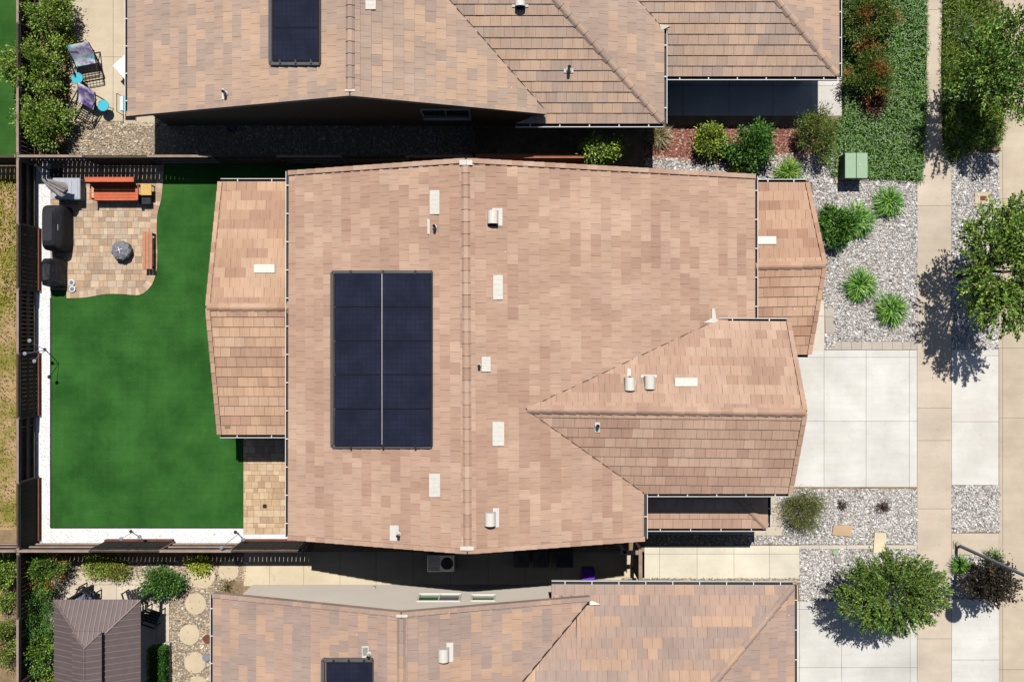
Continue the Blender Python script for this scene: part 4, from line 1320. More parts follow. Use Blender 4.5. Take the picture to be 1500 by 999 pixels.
M['planting'] = ground_mat('green_underlayer', [(0.3, c(24, 46, 18)), (0.7, c(44, 70, 28))], 6, 40)
GC = [c(116, 164, 66, .8), c(92, 142, 52, .8), c(144, 184, 90, .8), c(56, 98, 34, .85)]
ground_cover('flowering_ground_cover', [(1234, -60), (1357, -60), (1357, 160), (1350, 266), (1262, 262), (1222, 262), (1200, 232), (1212, 178), (1234, 172)], 900, GC, .22, .13, .028,
             flower=[c(206, 220, 190, 1.2), c(160, 190, 140, 1.2), c(150, 190, 110, 1.0)], ffrac=.26)
# ornamental grass hedge by the kerb
ground_cover('kerb_grass_strip', [(1381, -60), (1432, -60), (1460, 6), (1470, 60), (1470, 180), (1462, 215), (1440, 205), (1408, 232), (1392, 240), (1380, 205), (1378, 100)], 900,
             [c(124, 146, 46, .85), c(100, 130, 42, .85), c(70, 104, 34, .85), c(146, 160, 58, .85)], .5, .2, .022)
for k, (x, y, r, lab) in enumerate([(1398, 216, 20, 'lime green grass mound at the lower end of the kerb grass'), (1445, 205, 20, 'dark grass mound under the kerb tree next to the rocks'),
                                    (1392, 150, 17, 'grass mound spilling over the sidewalk in the tree shadow'), (1412, 40, 26, 'bright olive grass mound near the top edge by the sidewalk')]):
    strap_plant(lab, x, y, r, .55, 420, [c(100, 122, 36, .9), c(70, 100, 30, .9), c(50, 78, 26, .9)], .02, name='grass_clump', group='grass clumps')
# strap leaf plants (agapanthus)
AG = [c(110, 162, 58, .85), c(74, 130, 46, .85), c(50, 100, 36, .85), c(150, 188, 84, .85)]
for x, y, r, lab, pal in ((1156, 251, 23, 'strap leaf clump just above the entry roof gutter', [c(150, 180, 70, .9), c(110, 150, 52, .9), c(70, 116, 40, .9)]),
                     (1083, 245, 12, 'small lime plant peeking above the long rake of the middle house', YG),
                     (1303, 296, 26, 'strap leaf clump nearest the green utility box', AG), (1261, 418, 28, 'strap leaf clump left of its pair near the entry walk', AG),
                     (1306, 453, 28, 'strap leaf clump closest to the driveway', AG)):
    strap_plant(lab, x, y, r, .6, 520, pal, .034)
bush('broad twin mound dark green shrub in the white rocks', 1226, 330, 24, 27, .9, 3400, DG + AG[:1], nclump=30, leaf=.15, wid=.045)
strap_plant('large bright strap leaf clump grown against the broad shrub', 1256, 322, 30, .65, 600, AG, .036)
bush('olive rosemary like shrub at the corner of the driveway', 1177, 748, 35, 32, .85, 6500, OLV + [c(96, 104, 64, .85)], nclump=90, leaf=.08, wid=.018)
bush('small dead brown plant in the rocks nearest the driveway', 1233, 738, 6, 6, .25, 260, [c(120, 92, 66), c(96, 76, 56)], nclump=8, leaf=.07, wid=.02, clump=.05)
bush('small rusty dead plant in the rocks close to the sidewalk', 1293, 743, 11, 9, .3, 480, [c(132, 92, 72), c(96, 70, 56)], nclump=10, leaf=.07, wid=.02, clump=.06)
# trees on the street side
tree('leafy green street tree casting shadow on the sidewalk above the driveway', 1402, 404, [(1462, 392, 3.1, 54, 82, .9), (1498, 346, 2.9, 40, 48, .8), (1472, 455, 2.9, 40, 40, .7), (1428, 345, 2.7, 24, 24, .4), (1478, 318, 2.8, 20, 34, .4), (1422, 440, 2.7, 20, 20, .4)], 6400, LG + DG[:2] + [c(130, 160, 60, .9)], leaf=.115, wid=.07, twigs=220, trunk_h=1.7)
tree('street tree at the top right over the kerb grass', 1398, 145, [(1448, 98, 3.0, 50, 60, .9), (1482, 50, 2.8, 36, 40, .6), (1490, 130, 2.8, 34, 46, .6)], 5800, LG + DG, leaf=.115, wid=.065, twigs=110, trunk_h=1.6)
tree('feathery multi stem tree standing in the rocks beside the lower driveway', 1268, 842, [(1303, 866, 2.0, 68, 50, .85)], 2000, DG + OLV[:2] + LG[:1], leaf=.12, wid=.045, twigs=470, trunk_h=.8, nclump=90)
tree('small dark purple leaved tree beside the street lamp shadow', 1424, 828, [(1450, 851, 1.35, 36, 32, .5)], 3600, DRK, leaf=.1, wid=.065, twigs=30, trunk_h=.6, nclump=36)
strap_plant('small spiky plant at the foot of the street lamp', 1408, 829, 18, .5, 240, AG, .026, group='strap leaf plants by the street lamp')
strap_plant('green tuft behind the dark tree under the leaning lamp pole', 1456, 818, 17, .45, 220, AG, .026, group='strap leaf plants by the street lamp')
# south-west garden
bush('green shrub with rust red tips at the fence corner of the lower garden', 62, 838, 34, 32, 1.5, 6000, DG + LG[:2], z0=SL, nclump=48, leaf=.08, wid=.035, accents=(RED, .36))
bush('dense dark green rounded shrub left of the metal gazebo', 53, 895, 30, 36, 1.5, 6000, DG, z0=SL, nclump=44, leaf=.06, wid=.03)
bush('mid green leafy shrub lower left of the metal gazebo', 54, 950, 28, 32, 1.4, 4600, DG + LG[:2], z0=SL, nclump=38, leaf=.08, wid=.05)
bush('yellow green shrub at the bottom edge beside the gazebo', 62, 1000, 18, 18, .9, 2000, LG + YG, z0=SL, nclump=20, leaf=.09, wid=.03)
bush('low lime and olive shrub along the fence above the patio', 140, 830, 20, 14, .6, 2200, LG + YG[:2], z0=SL, nclump=24, leaf=.07, wid=.035)
bush('olive end of the low shrub row along the fence', 172, 836, 20, 15, .6, 2200, OLV + YG[:1], z0=SL, nclump=24, leaf=.06, wid=.03)
bush('dark green bush overhanging the gazebo patio corner', 236, 852, 29, 21, 1.0, 4600, DG, z0=SL, nclump=38, leaf=.08, wid=.045)
bush('small bright lime bush touching a round stepping stone', 293, 826, 17, 10, .4, 1200, YG, z0=SL, nclump=16, leaf=.08, wid=.05)
bush('dry wispy plant between the stepping stones and the roof corner', 332, 861, 12, 9, .3, 420, OLV, z0=SL, nclump=12, leaf=.09, wid=.015)
bush('bright green bush at the left edge below the fence corner', 3, 836, 18, 26, 1.2, 2800, LG, z0=SL, nclump=26, leaf=.08, wid=.05)
bush('small green bush at the left edge beyond the lower fence', 8, 880, 13, 12, .8, 1200, LG + DG[:1], z0=SL, nclump=14, leaf=.07, wid=.04)
bush('flowering mixed shrub at the bottom left corner beyond the fence', 6, 940, 16, 40, 1.0, 3600, LG + OLV, z0=SL, nclump=34, leaf=.07, wid=.035, accents=([c(226, 190, 110), c(190, 180, 150)], .25))
# low weeds in the dry field
ground_cover('field_weeds', R(-120, 262, 24, 470), 420, [c(132, 140, 44, .95), c(160, 158, 52, .95), c(96, 114, 38, .95)], .16, .08, .04, flower=[c(222, 204, 50, 1.1), c(206, 190, 60, 1.1)], ffrac=.22, mat_base='drygrass').location.z += .004
ground_cover('field_weeds', R(-120, 470, 24, 770), 230, [c(110, 122, 50, 1.1), c(80, 100, 40, 1.1), c(160, 140, 90, 1.1)], .1, .07, .03, flower=[c(214, 196, 60, 1.1)], ffrac=.08, mat_base='drygrass').location.z += .004
# clipped box hedge right of gazebo
hd = thing('hedge', 'clipped rectangular green hedge in a planter right of the gazebo', 'hedge', P(229, 985, SL))
m = MB(); hc_ = P(229, 990, .2); hw, hl = .26, .95
n = 7000; fpts = rng.uniform(-1, 1, (n, 3)); ax = rng.integers(0, 3, n); sg = rng.choice([-1, 1], n)
for a_ in range(3): fpts[ax == a_, a_] = sg[ax == a_]
pts = fpts * np.array([hw, hl, .3]) + rng.normal(0, .02, (n, 3)) + np.array([hc_.x, hc_.y, .05])
leaves(m, pts, fpts, .06, .035, pick([c(90, 140, 50, .9), c(60, 110, 36, .9), c(44, 86, 30, .9)], n)); m.build('foliage', 'leaf', hd)
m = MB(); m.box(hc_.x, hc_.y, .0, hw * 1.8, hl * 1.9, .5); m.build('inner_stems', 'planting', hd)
m = MB(); m.box(hc_.x, hc_.y, SL + .12, hw * 2.3, hl * 2.15, .24, bev=.015); m.build('planter', 'trim', hd)

# stepping stones
for (x, y, r, lab) in ((297, 843, 19, 'round stepping stone touched by the lime bush'), (335, 836, 15.5, 'oval stepping stone nearest the side yard slab'), (287, 884, 16, 'third round stepping stone down the pebble path'),
                  (278, 929, 15.5, 'round stepping stone level with the gazebo hip'), (286, 970, 16, 'large round stepping stone beside the planter hedge'), (291, 1003, 14, 'round stepping stone cut by the bottom edge')):
    p = P(x, y, SL); rr = r / 41.0; m = MB(); m.lathe(p.x, p.y, [(rr, SL), (rr, SL + .03), (rr * .96, SL + .045), (rr * .5, SL + .047)], 26, c(226, 208, 178), wob=.03)
    tag(m.build('stepping_stone', 'concrete'), lab, 'stepping stone', 'round stepping stones in the pebbles')
for (x0, y0, x1, y1, lab, col) in ((1218, 768, 1247, 785, 'tan rectangular stepping stone in the white rocks', c(214, 184, 150)), (1278, 779, 1297, 811, 'cream flagstone across the thin concrete edging', c(238, 224, 190))):
    m = MB(); q = ccw(pxpoly([(x0 + 2, y0), (x1, y0 + 1), (x1 - 1, y1), (x0, y1 - 2)])); m.prism(q, 0, .085, col)
    tag(m.build('stepping_stone', 'concrete'), lab, 'stepping stone', 'flagstones in the white rocks')

# ================================================================== OBJECTS
def mat(name, col, rough=.6, metal=0.0, **k):
    if name not in M: M[name] = plain(name, col, rough, metal, **k)
    return name
mat('cover_dark', c(52, 52, 58), .75, var=.15); mat('cover_black', (.018, .020, .028), .6, var=.3); mat('cover_grey', c(140, 142, 148), .6, var=.25, scale=10)
mat('redwood', c(218, 108, 68), .55, var=.18, scale=5); mat('redwood_dark', c(158, 70, 46), .6, var=.2, scale=5); mat('bleachwood', c(204, 144, 112), .7, var=.2, scale=7)
mat('yellow_wood', c(222, 184, 104), .6, var=.12); mat('resin_grey', c(186, 190, 200), .5, var=.06); mat('canvas_grey', c(176, 168, 164), .8, var=.25, scale=12)
mat('aqua', c(64, 190, 210), .5, var=.05); mat('util_green', c(158, 186, 152), .5, var=.06); mat('util_dark', c(84, 96, 84), .6, var=.1)
mat('pole', c(142, 146, 158), .5, var=.1); mat('metal_brown', c(116, 102, 102), .5, .2, var=.12, scale=3); mat('bin_black', (.010, .010, .011), .45); mat('purple', c(120, 60, 210), .4)
mat('white_plastic', c(238, 238, 240), .4, var=.05); mat('slate_cushion', c(112, 116, 138), .8, var=.15)

for k_, (sc_, st_) in {'cover_dark': (4.0, .5), 'cover_black': (6.0, .9), 'cover_grey': (9.0, .6)}.items():
    _nt = M[k_].node_tree; _b = next(n for n in _nt.nodes if n.type == 'BSDF_PRINCIPLED')
    bump(_nt, _b, noise(_nt, coords(_nt, (1, .5, 1)), sc_, 4, .6), st_, .08)
# slatted sofa bench
sf = thing('garden_sofa', 'red stained wooden sofa with a tall back against the dark fence', 'bench', P(170, 280))
xL, xR = P(137.5, 0, .45).x, P(203, 0, .45).x; yT = P(0, 274, .45).y; yB = P(0, 294, .45).y
m = MB(); nS = 5
for k in range(nS):
    y = yT + (yB - yT) * (k + .5) / nS; m.box((xL + xR) / 2, y, .45, xR - xL, abs(yB - yT) / nS - .008, .04)
m.build('seat', 'redwood', sf)
m = MB(); y1 = yT - .02; y2 = yT + .12
for k in range(5):
    z0_ = .52 + k * .10
    yy = y1 + (y2 - y1) * (k / 4)
    m.box((xL + xR) / 2, yy, z0_, xR - xL + .0, .05, .115)
m.build('backrest', 'redwood_dark', sf)
m = MB(); m.box((xL + xR) / 2, y2 + .04, 1.02, xR - xL + .12, .17, .04, bev=.01); m.build('back_cap', 'redwood', sf)
for x in (xL + .03, xR - .03):
    for y in (yT + .06, yB + .04):
        m = MB(); m.box(x, y, .22, .07, .07, .44); m.build('leg', 'redwood_dark', sf)
m = MB(); m.box(xR + .02, (yT + yB) / 2, .66, .1, .5, .035, bev=.008); m.box(xR, yB + .05, .55, .06, .06, .2); m.build('armrest', 'redwood', sf)
m = MB(); m.box(xL - .02, (yT + yB) / 2 + .02, .66, .05, .5, .035, bev=.008); m.box(xL, yB + .05, .55, .04, .06, .2); m.build('armrest', 'redwood', sf)
# side table
st = thing('side_table', 'small yellow wooden side table at the right end of the red sofa', 'table', P(214, 280))
p = P(214, 278, .45); m = MB(); m.box(p.x, p.y, .45, .38, .40, .03, bev=.006); m.build('table_top', 'yellow_wood', st)
for sx in (-1, 1):
    for sy in (-1, 1):
        m = MB(); m.box(p.x + sx * .15, p.y + sy * .16, .215, .035, .035, .43); m.build('leg', 'redwood_dark', st)
# black storage crate
p = P(212, 293, .3); o = thing('storage_box', 'small black lidded box below the yellow side table', 'box', (p.x, p.y, 0))
m = MB(); m.box(p.x, p.y, .15, .42, .3, .28, bev=.02); m.build('box_body', 'cover_black', o)
m = MB(); m.box(p.x, p.y, .31, .44, .32, .04, bev=.012); m.box(p.x, p.y, .34, .12, .03, .02); m.build('lid', 'cover_dark', o)
# deck box (grey)
db = thing('deck_box', 'pale grey ribbed deck box under the folded umbrella', 'storage box', P(97, 278))
p = P(98, 277, .5); m = MB(); m.box(p.x, p.y, .26, .92, .72, .48, bev=.03); m.build('box_body', 'resin_grey', db)
m = MB(); m.box(p.x, p.y, .53, .98, .76, .06, bev=.025)
for k in (-.33, -.11, .11, .33): m.box(p.x + k, p.y, .565, .16, .66, .02, bev=.008)
m.build('lid', 'resin_grey', db)
m = MB(); m.box(p.x, p.y - .375, .4, .14, .02, .04); m.build('handle', 'cover_dark', db)
# closed umbrella leaning out over the box
um = thing('patio_umbrella', 'folded grey cantilever umbrella hanging over the deck box', 'umbrella', P(56, 254))
b0 = P(84, 254, 0); m = MB(); m.box(b0.x, b0.y, .05, .45, .3, .1, bev=.02); m.build('base', 'cover_dark', um)
tp = Vector((b0.x, b0.y, 1.5)); h1 = P(66, 262, 1.62)
m = MB(); m.tube([b0 + Vector((0, 0, .1)), tp], .03, 10); m.lathe(tp.x, tp.y, [(.05, 1.47), (.055, 1.53), (.04, 1.56)], 12); m.tube([tp - Vector((0, 0, .03)), h1], .024, 8); m.build('pole', 'black', um)
m = MB(); e0 = P(63, 264, 1.5); e1 = P(97, 281, 1.05); ax = (e1 - e0); Lx = ax.length; ax.normalize(); sv = ax.cross(Vector((0, 0, 1))).normalized(); uv_ = sv.cross(ax)
prof = [(0, .03), (.12, .10), (.3, .17), (.55, .21), (.78, .25), (.93, .24), (1.0, .12)]; ns = 40; vs = []
for i, (t_, r_) in enumerate(prof):
    for k in range(ns):
        a = 6.283 * k / ns; rr_ = r_ * (.72 + .30 * math.cos(a * 8 + i * .35) + .12 * math.sin(a * 5 + i))
        vs.append(e0 + ax * (Lx * (t_ + .05 * math.sin(a * 3 + 1))) + sv * (math.cos(a) * rr_) + uv_ * (math.sin(a) * rr_ * .7))
m.add(vs, [(i * ns + k, i * ns + (k + 1) % ns, (i + 1) * ns + (k + 1) % ns, (i + 1) * ns + k) for i in range(len(prof) - 1) for k in range(ns)] + [tuple(range(ns - 1, -1, -1)), tuple(range(6 * ns, 7 * ns))])
m.build('folded_canopy', 'canvas_grey', um)
# covered grill
def cover(name, label, cat, px0, py0, px1, py1, h, ridge, matn, skirt=.04, patch=False, wr=0.0):
    a = P(px0, py1, h * .75); b = P(px1, py0, h * .75)
    cx, cy = (a.x + b.x) / 2, (a.y + b.y) / 2; sx, sy = abs(b.x - a.x), abs(b.y - a.y)
    t = thing(name, label, cat, (cx, cy, 0), 'covered grills along the left fence')
    rings = []
    levels = [(0.05, 1.0, 1.0), (h * .35, .99, .99), (h * .62, .97, .98), (h * .72, .9, .93), (h * .9, .62, .80), (h, .44, .62)]
    nseg = 28; m = MB(); vs = []
    for z, fx, fy in levels:
        for k in range(nseg):
            t_ = 2 * math.pi * k / nseg; ct, st_ = math.cos(t_), math.sin(t_)
            e_ = .32
            x = math.copysign(abs(ct) ** e_, ct) * sx / 2 * fx; y = math.copysign(abs(st_) ** e_, st_) * sy / 2 * fy
            if wr: x *= 1 + random.uniform(-wr, wr); y *= 1 + random.uniform(-wr, wr)
            vs.append((cx + x - (z / h) * .03, cy + y, z * (1 + random.uniform(-wr, wr) * .6)))
    fs = []
    for i in range(len(levels) - 1):
        for k in range(nseg):
            l = (k + 1) % nseg; fs.append((i * nseg + k, i * nseg + l, (i + 1) * nseg + l, (i + 1) * nseg + k))
    b_ = (len(levels) - 1) * nseg; fs.append(tuple(range(b_, b_ + nseg)))
    m.add(vs, fs); m.build('fitted_cover', matn, t)
    m = MB()
    for sx_ in (-1, 1):
        for sy_ in (-1, 1): m.lathe(cx + sx_ * sx * .35, cy + sy_ * sy * .38, [(.04, 0), (.045, .03), (.03, .06)], 10)
    m.build('caster', 'black', t)
    if patch:
        q = P(83, 333, h * .86); m = MB()
        m.box(cx + sx * .30, q.y, h * .83, .06, .2, .012, mi=0); m.build('label_patch', 'white_plastic', t)
        m = MB()
        for dy in (.05, .0, -.05): m.box(cx + sx * .31, q.y + dy, h * .842, .03, .022, .006)
        m.build('label_print', 'cover_dark', t)
    return t
cover('covered_grill', 'large grill under a charcoal grey cover beside the left fence', 'grill', 60, 299, 92, 367, 1.15, 0, 'cover_dark', patch=True)
cover('covered_grill', 'smaller kettle grill under a wrinkled black cover', 'grill', 60, 378, 86, 420, .95, 0, 'cover_black', wr=.06)
# fire pit with cover
p = P(177, 367, .35); o = thing('fire_pit', 'round fire pit under a tied grey cover in the middle of the pavers', 'fire pit', (p.x, p.y, 0))
m = MB(); vs = []; prof = [(.31, .03), (.335, .22), (.34, .34), (.30, .40), (.2, .445), (.08, .47), (.03, .49)]
for i, (r, z) in enumerate(prof):
    for k in range(28):
        a = 6.283 * k / 28; rr_ = r * (1 + .05 * math.sin(a * 9 + i)); vs.append((p.x + rr_ * math.cos(a), p.y + rr_ * math.sin(a), z + .015 * math.sin(a * 7 + i * 2)))
fs = [(i * 28 + k, i * 28 + (k + 1) % 28, (i + 1) * 28 + (k + 1) % 28, (i + 1) * 28 + k) for i in range(6) for k in range(28)] + [tuple(range(168, 196))]
m.add(vs, fs); m.build('fitted_cover', 'cover_grey', o)
m = MB()
for a in (.5, 2.0, 3.4, 4.9): m.tube([(p.x, p.y, .50), (p.x + .12 * math.cos(a), p.y + .12 * math.sin(a), .48)], [.02, .012], 6)
m.build('tie_cord', 'white_plastic', o)
m = MB(); m.lathe(p.x, p.y, [(.26, 0), (.3, .05)], 20); m.build('bowl', 'black', o)
# small bench
bn = thing('wooden_bench', 'narrow weathered pink wooden bench standing on the paver edge', 'bench', P(217, 372))
p = P(216, 367, .42); m = MB()
for k in (-1, 0, 1): m.box(p.x + k * .115, p.y, .42, .108, 1.32, .04, bev=.006)
m.build('seat', 'bleachwood', bn)
for sy in (-1, 1):
    for sx in (-1, 1):
        m = MB(); m.box(p.x + sx * .13, p.y + sy * .58, .2, .06, .08, .4); m.build('leg', 'redwood_dark', bn)
m = MB(); m.box(p.x, p.y, .3, .05, 1.1, .07); m.build('stretcher', 'redwood_dark', bn)
# two solar path lights
for x, y, lab in ((104.5, 414, 'upper of two small white disc lights beside the black cover'), (105.5, 423.5, 'lower of two small white disc lights beside the black cover')):
    p = P(x, y, .1); o = thing('disc_light', lab, 'garden light', (p.x, p.y, 0), 'small disc lights on the pavers')
    m = MB(); m.lathe(p.x, p.y, [(.09, .03), (.115, .06), (.115, .09), (.10, .10)], 20); m.build('rim', 'white_plastic', o)
    m = MB(); m.lathe(p.x, p.y, [(.075, .10), (.07, .107)], 18); m.box(p.x, p.y, .11, .03, .12, .01); m.build('lens', 'cover_grey', o)
m = MB(); p = P(388, 741, .03); m.box(p.x, p.y, .045, .13, .13, .03, bev=.005); 
tag(m.build('drain_grate', 'black'), 'small black drain grate set in the side pavers', 'drain')

# fence-top lamp arms
def lamp_arms(label, hub, ends, foot, group='spindly metal garden lamps by the fence'):
    h = P(*hub); f = P(*foot, 0.0)
    t = thing('garden_lamp', label, 'garden lamp', f, group)
    m = MB(); m.tube([Vector((f.x, f.y, 0)), Vector((f.x, f.y, .03))], .06, 12); m.tube([f, h], [.018, .012], 8); m.build('pole', 'black', t)
    for e_ in ends:
        q = P(*e_); m = MB(); m.tube([h, h.lerp(q, .6) + Vector((0, 0, .06)), q], .010, 6); a = m.build('arm', 'pole', t)
        m = MB(); m.lathe(q.x, q.y, [(.035, q.z - .07), (.065, q.z - .03), (.065, q.z), (.03, q.z + .012)], 14); m.build('lamp_head', 'pole', a)
lamp_arms('three armed garden lamp beside the left fence', (67, 513, 1.0), [(43, 499, 1.7), (50, 529, 1.7), (36, 518, 1.8)], (66, 512))
lamp_arms('garden lamp by the bottom fence near the corner of the lawn', (195, 779, .9), [(177, 789, 1.5), (204, 786, .8)], (192, 778))
lamp_arms('garden lamp by the bottom fence below the middle of the lawn edge', (350, 781, .9), [(324, 802, 1.6), (356, 790, .8)], (345, 779))

# loungers
def cushion_mat(name, stops):
    m, nt, b = new_mat(name); v = coords(nt)
    nt.links.new(ramp(nt, noise(nt, v, 3.2, 3, .6), stops), b.inputs['Base Color']); b.inputs['Roughness'].default_value = .9
    M[name] = m; return name
cushion_mat('towel_lilac_aqua', [(.3, c(140, 116, 190)), (.38, c(200, 184, 226)), (.46, c(240, 240, 246)), (.54, c(170, 224, 230)), (.62, c(100, 190, 210))])
cushion_mat('towel_lilac', [(.34, c(84, 66, 130)), (.44, c(150, 124, 196)), (.54, c(206, 190, 226)), (.62, c(238, 236, 244))])
def lounger(label, px, py, rot, towel, L=.95, w=.80):
    p = P(px, py, .35); t = thing('lounge_chair', label, 'lounge chair', (p.x, p.y, 0), 'folding lounge chairs on the patio')
    co, si = math.cos(rot), math.sin(rot)
    def Wp(x, y, z): return Vector((p.x + x * co - y * si, p.y + x * si + y * co, z))
    prof = [(-.55 * L, .44), (-.22 * L, .36), (.02 * L, .34), (.18 * L, .44), (.36 * L, .66), (.56 * L, .92)]
    px_, pz_ = [q[0] for q in prof], [q[1] for q in prof]
    m = MB()
    for i in range(13):      # woven straps across and along
        x = prof[0][0] + (prof[-1][0] - prof[0][0]) * (i + .5) / 13; z = float(np.interp(x, px_, pz_))
        m.tube([Wp(x, -w / 2, z), Wp(x, w / 2, z)], .011, 4)
    for j in range(7):
        y = -w / 2 + w * (j + .5) / 7; m.tube([Wp(a, y, z) for a, z in prof], .009, 4)
    m.build('strap_seat', 'black', t)
    m = MB()
    for s_ in (-1, 1):
        m.tube([Wp(a, s_ * w / 2, z) for a, z in prof], .02, 6)
        m.tube([Wp(-.5 * L, s_ * w / 2, .02), Wp(.3 * L, s_ * w / 2, .62)], .018, 6); m.tube([Wp(.5 * L, s_ * w / 2, .02), Wp(-.35 * L, s_ * w / 2, .62)], .018, 6)
        m.tube([Wp(-.4 * L, s_ * (w / 2 + .02), .62), Wp(.38 * L, s_ * (w / 2 + .02), .64)], .024, 6)
    for a, z in (prof[0], prof[-1], (-.5 * L, .03), (.5 * L, .03)): m.tube([Wp(a, -w / 2, z), Wp(a, w / 2, z)], .018, 6)
    m.build('frame', 'black', t)
    m = MB(); n_ = 10; vs = []
    for i in range(n_ + 1):
        for j in range(9):
            u, v = i / n_, j / 8; x = (-.02 + .60 * u) * L; z = float(np.interp(x, px_, pz_)) + .05 + .05 * math.sin(math.pi * u) ** .5 * math.sin(math.pi * v) ** .5 + .01 * math.sin(u * 11 + v * 7)
            vs.append(Wp(x, (v - .5) * w * .96, z))
    m.add(vs, [(i * 9 + j, i * 9 + j + 1, (i + 1) * 9 + j + 1, (i + 1) * 9 + j) for i in range(n_) for j in range(8)])
    m.build('cushion', towel, t, smooth=True)
lounger('patterned lilac and aqua lounge chair nearer the top edge', 128, 95, 1.75, 'towel_lilac_aqua')
lounger('black framed lounge chair with a purple cushion next to the pebbles', 126, 154, 1.05, 'towel_lilac', w=.7)
for x, y, r, lab in ((113, 115, 8.5, 'round aqua side table between the two lounge chairs'), (151, 155, 8.5, 'round aqua side table nearest the house wall')):
    p = P(x, y, .5); o = thing('side_table', lab, 'table', (p.x, p.y, 0), 'round aqua tables'); m = MB(); m.lathe(p.x, p.y, [(r / 42, .48), (r / 42, .5), (r / 43.5, .51)], 24); m.build('table_top', 'aqua', o)
    for k in range(3):
        a = k * 2.09; m = MB(); m.tube([(p.x + .05 * math.cos(a), p.y + .05 * math.sin(a), .48), (p.x + .17 * math.cos(a), p.y + .17 * math.sin(a), 0)], .012, 6); m.build('leg', 'black', o)
o = thing('patio_table', 'white square table corner showing beside the roof edge', 'table', P(182, 98)); p = P(186, 98, .74)
m = MB(); m.box(p.x, p.y, .74, .72, .72, .03, rot=math.radians(42), bev=.008); m.build('table_top', 'white_plastic', o)
for k in range(4):
    a = math.radians(42 + 45 + 90 * k); m = MB(); m.tube([(p.x + .42 * math.cos(a), p.y + .42 * math.sin(a), .72), (p.x + .42 * math.cos(a), p.y + .42 * math.sin(a), .02)], .02, 8); m.build('leg', 'cover_dark', o)
o = thing('patio_chair', 'metal framed chair with an aqua towel half under the roof edge', 'chair', P(182, 152)); p = P(182, 152, .45)
m = MB(); m.box(p.x + .05, p.y, .44, .36, .56, .04, c(120, 200, 216), bev=.01); m.build('seat', 'aqua', o)
m = MB(); m.tube([(p.x - .2, p.y - .32, .02), (p.x - .2, p.y - .32, .6), (p.x - .2, p.y + .32, .6), (p.x - .2, p.y + .32, .02)], .014, 6); m.tube([(p.x + .25, p.y - .32, .02), (p.x + .25, p.y - .32, .44), (p.x + .25, p.y + .32, .44), (p.x + .25, p.y + .32, .02)], .014, 6); m.build('frame', 'black', o)
m = MB(); m.box(p.x - .08, p.y, .475, .1, .5, .015); m.build('towel_stripe', 'white_plastic', o)
# bowl in side yard
p = P(340, 188); m = MB(); m.lathe(p.x, p.y, [(.1, .02), (.17, .1), (.18, .14), (.16, .14), (.1, .05)], 20); tag(m.build('garden_bowl', 'slate_cushion'), 'blue grey bowl in the shade of the top house wall', 'bowl')

# green utility cabinet
p = P(1254, 243, .75); o = thing('utility_cabinet', 'pale green electrical utility box at the edge of the ground cover', 'utility box', (p.x, p.y, 0))
sx, sy = 33 * (D - .75) / F, 37 * (D - .75) / F
m = MB(); m.box(p.x, p.y, .02, sx * 1.18, sy * 1.12, .08); m.build('pad', M['stucco'], o)
m = MB(); m.box(p.x, p.y, .38, sx * .96, sy * .96, .68); m.build('cabinet_body', 'util_dark', o)
m = MB(); m.box(p.x - sx * .255, p.y, .75, sx * .49, sy, .07, bev=.012); m.box(p.x + sx * .255, p.y, .75, sx * .49, sy, .07, bev=.012); m.build('lid', 'util_green', o)
m = MB(); m.lathe(p.x + sx * .15, p.y + .02, [(.03, .785), (.03, .80)], 12); m.box(p.x, p.y - sy * .49, .45, .06, .03, .14); m.build('lock', 'galv', o)
# meter lids
o = thing('water_meter_box', 'cream concrete meter box with a rusty lid in the kerb rocks', 'meter box', P(1438, 291)); p = P(1438, 291)
m = MB(); m.box(p.x, p.y, .03, .54, .40, .06, c(226, 206, 178), bev=.01); m.build('frame', 'concrete', o); m = MB(); m.box(p.x + .03, p.y, .066, .22, .16, .014); m.build('lid', 'wood_red', o)
for x, y, r, mt, lab in ((1223, 808, 4.5, 'util_green', 'round green valve lid beside the thin concrete edging'), (1226, 820, 5, 'canvas_grey', 'small bleached rock bowl under the valve lid'), (304, 935, 6.5, 'wood_red', 'brown round pot beside the roof edge in the pebbles'), (303, 962, 6, 'pole', 'grey green round valve pot further down the roof edge')):
    lv = SL if x < 400 else 0; p = P(x, y, lv); m = MB(); m.lathe(p.x, p.y, [(r / 41, lv), (r / 41, lv + .06), (r / 48, lv + .08), (r / 60, lv + .075)], 18)
    tag(m.build('valve_lid' if x > 400 else 'garden_pot', mt), lab, 'valve lid' if x > 400 else 'pot')

# street lamp
b = P(1401, 797); o = thing('street_lamp', 'tall grey street lamp leaning out of the frame at the lower right', 'street lamp', b)
Hl = 5.1
m = MB(); m.box(b.x, b.y, .03, .26, .26, .06, bev=.01); m.lathe(b.x, b.y, [(.10, .05), (.095, .16), (.065, .22)], 16); m.build('base', 'stucco', o)
m = MB(); m.tube([b + Vector((0, 0, .3)), b + Vector((0, 0, Hl))], [.06, .05], 14); m.build('pole', 'pole', o)
m = MB(); m.lathe(b.x, b.y, [(.06, Hl - .05), (.12, Hl + .02), (.30, Hl + .06), (.31, Hl + .10), (.24, Hl + .2), (.08, Hl + .26)], 28); m.build('lamp_shade', 'pole', o)
m = MB(); m.lathe(b.x, b.y, [(.2, Hl + .03), (.2, Hl + .055)], 20); m.build('lens', 'white_plastic', o)

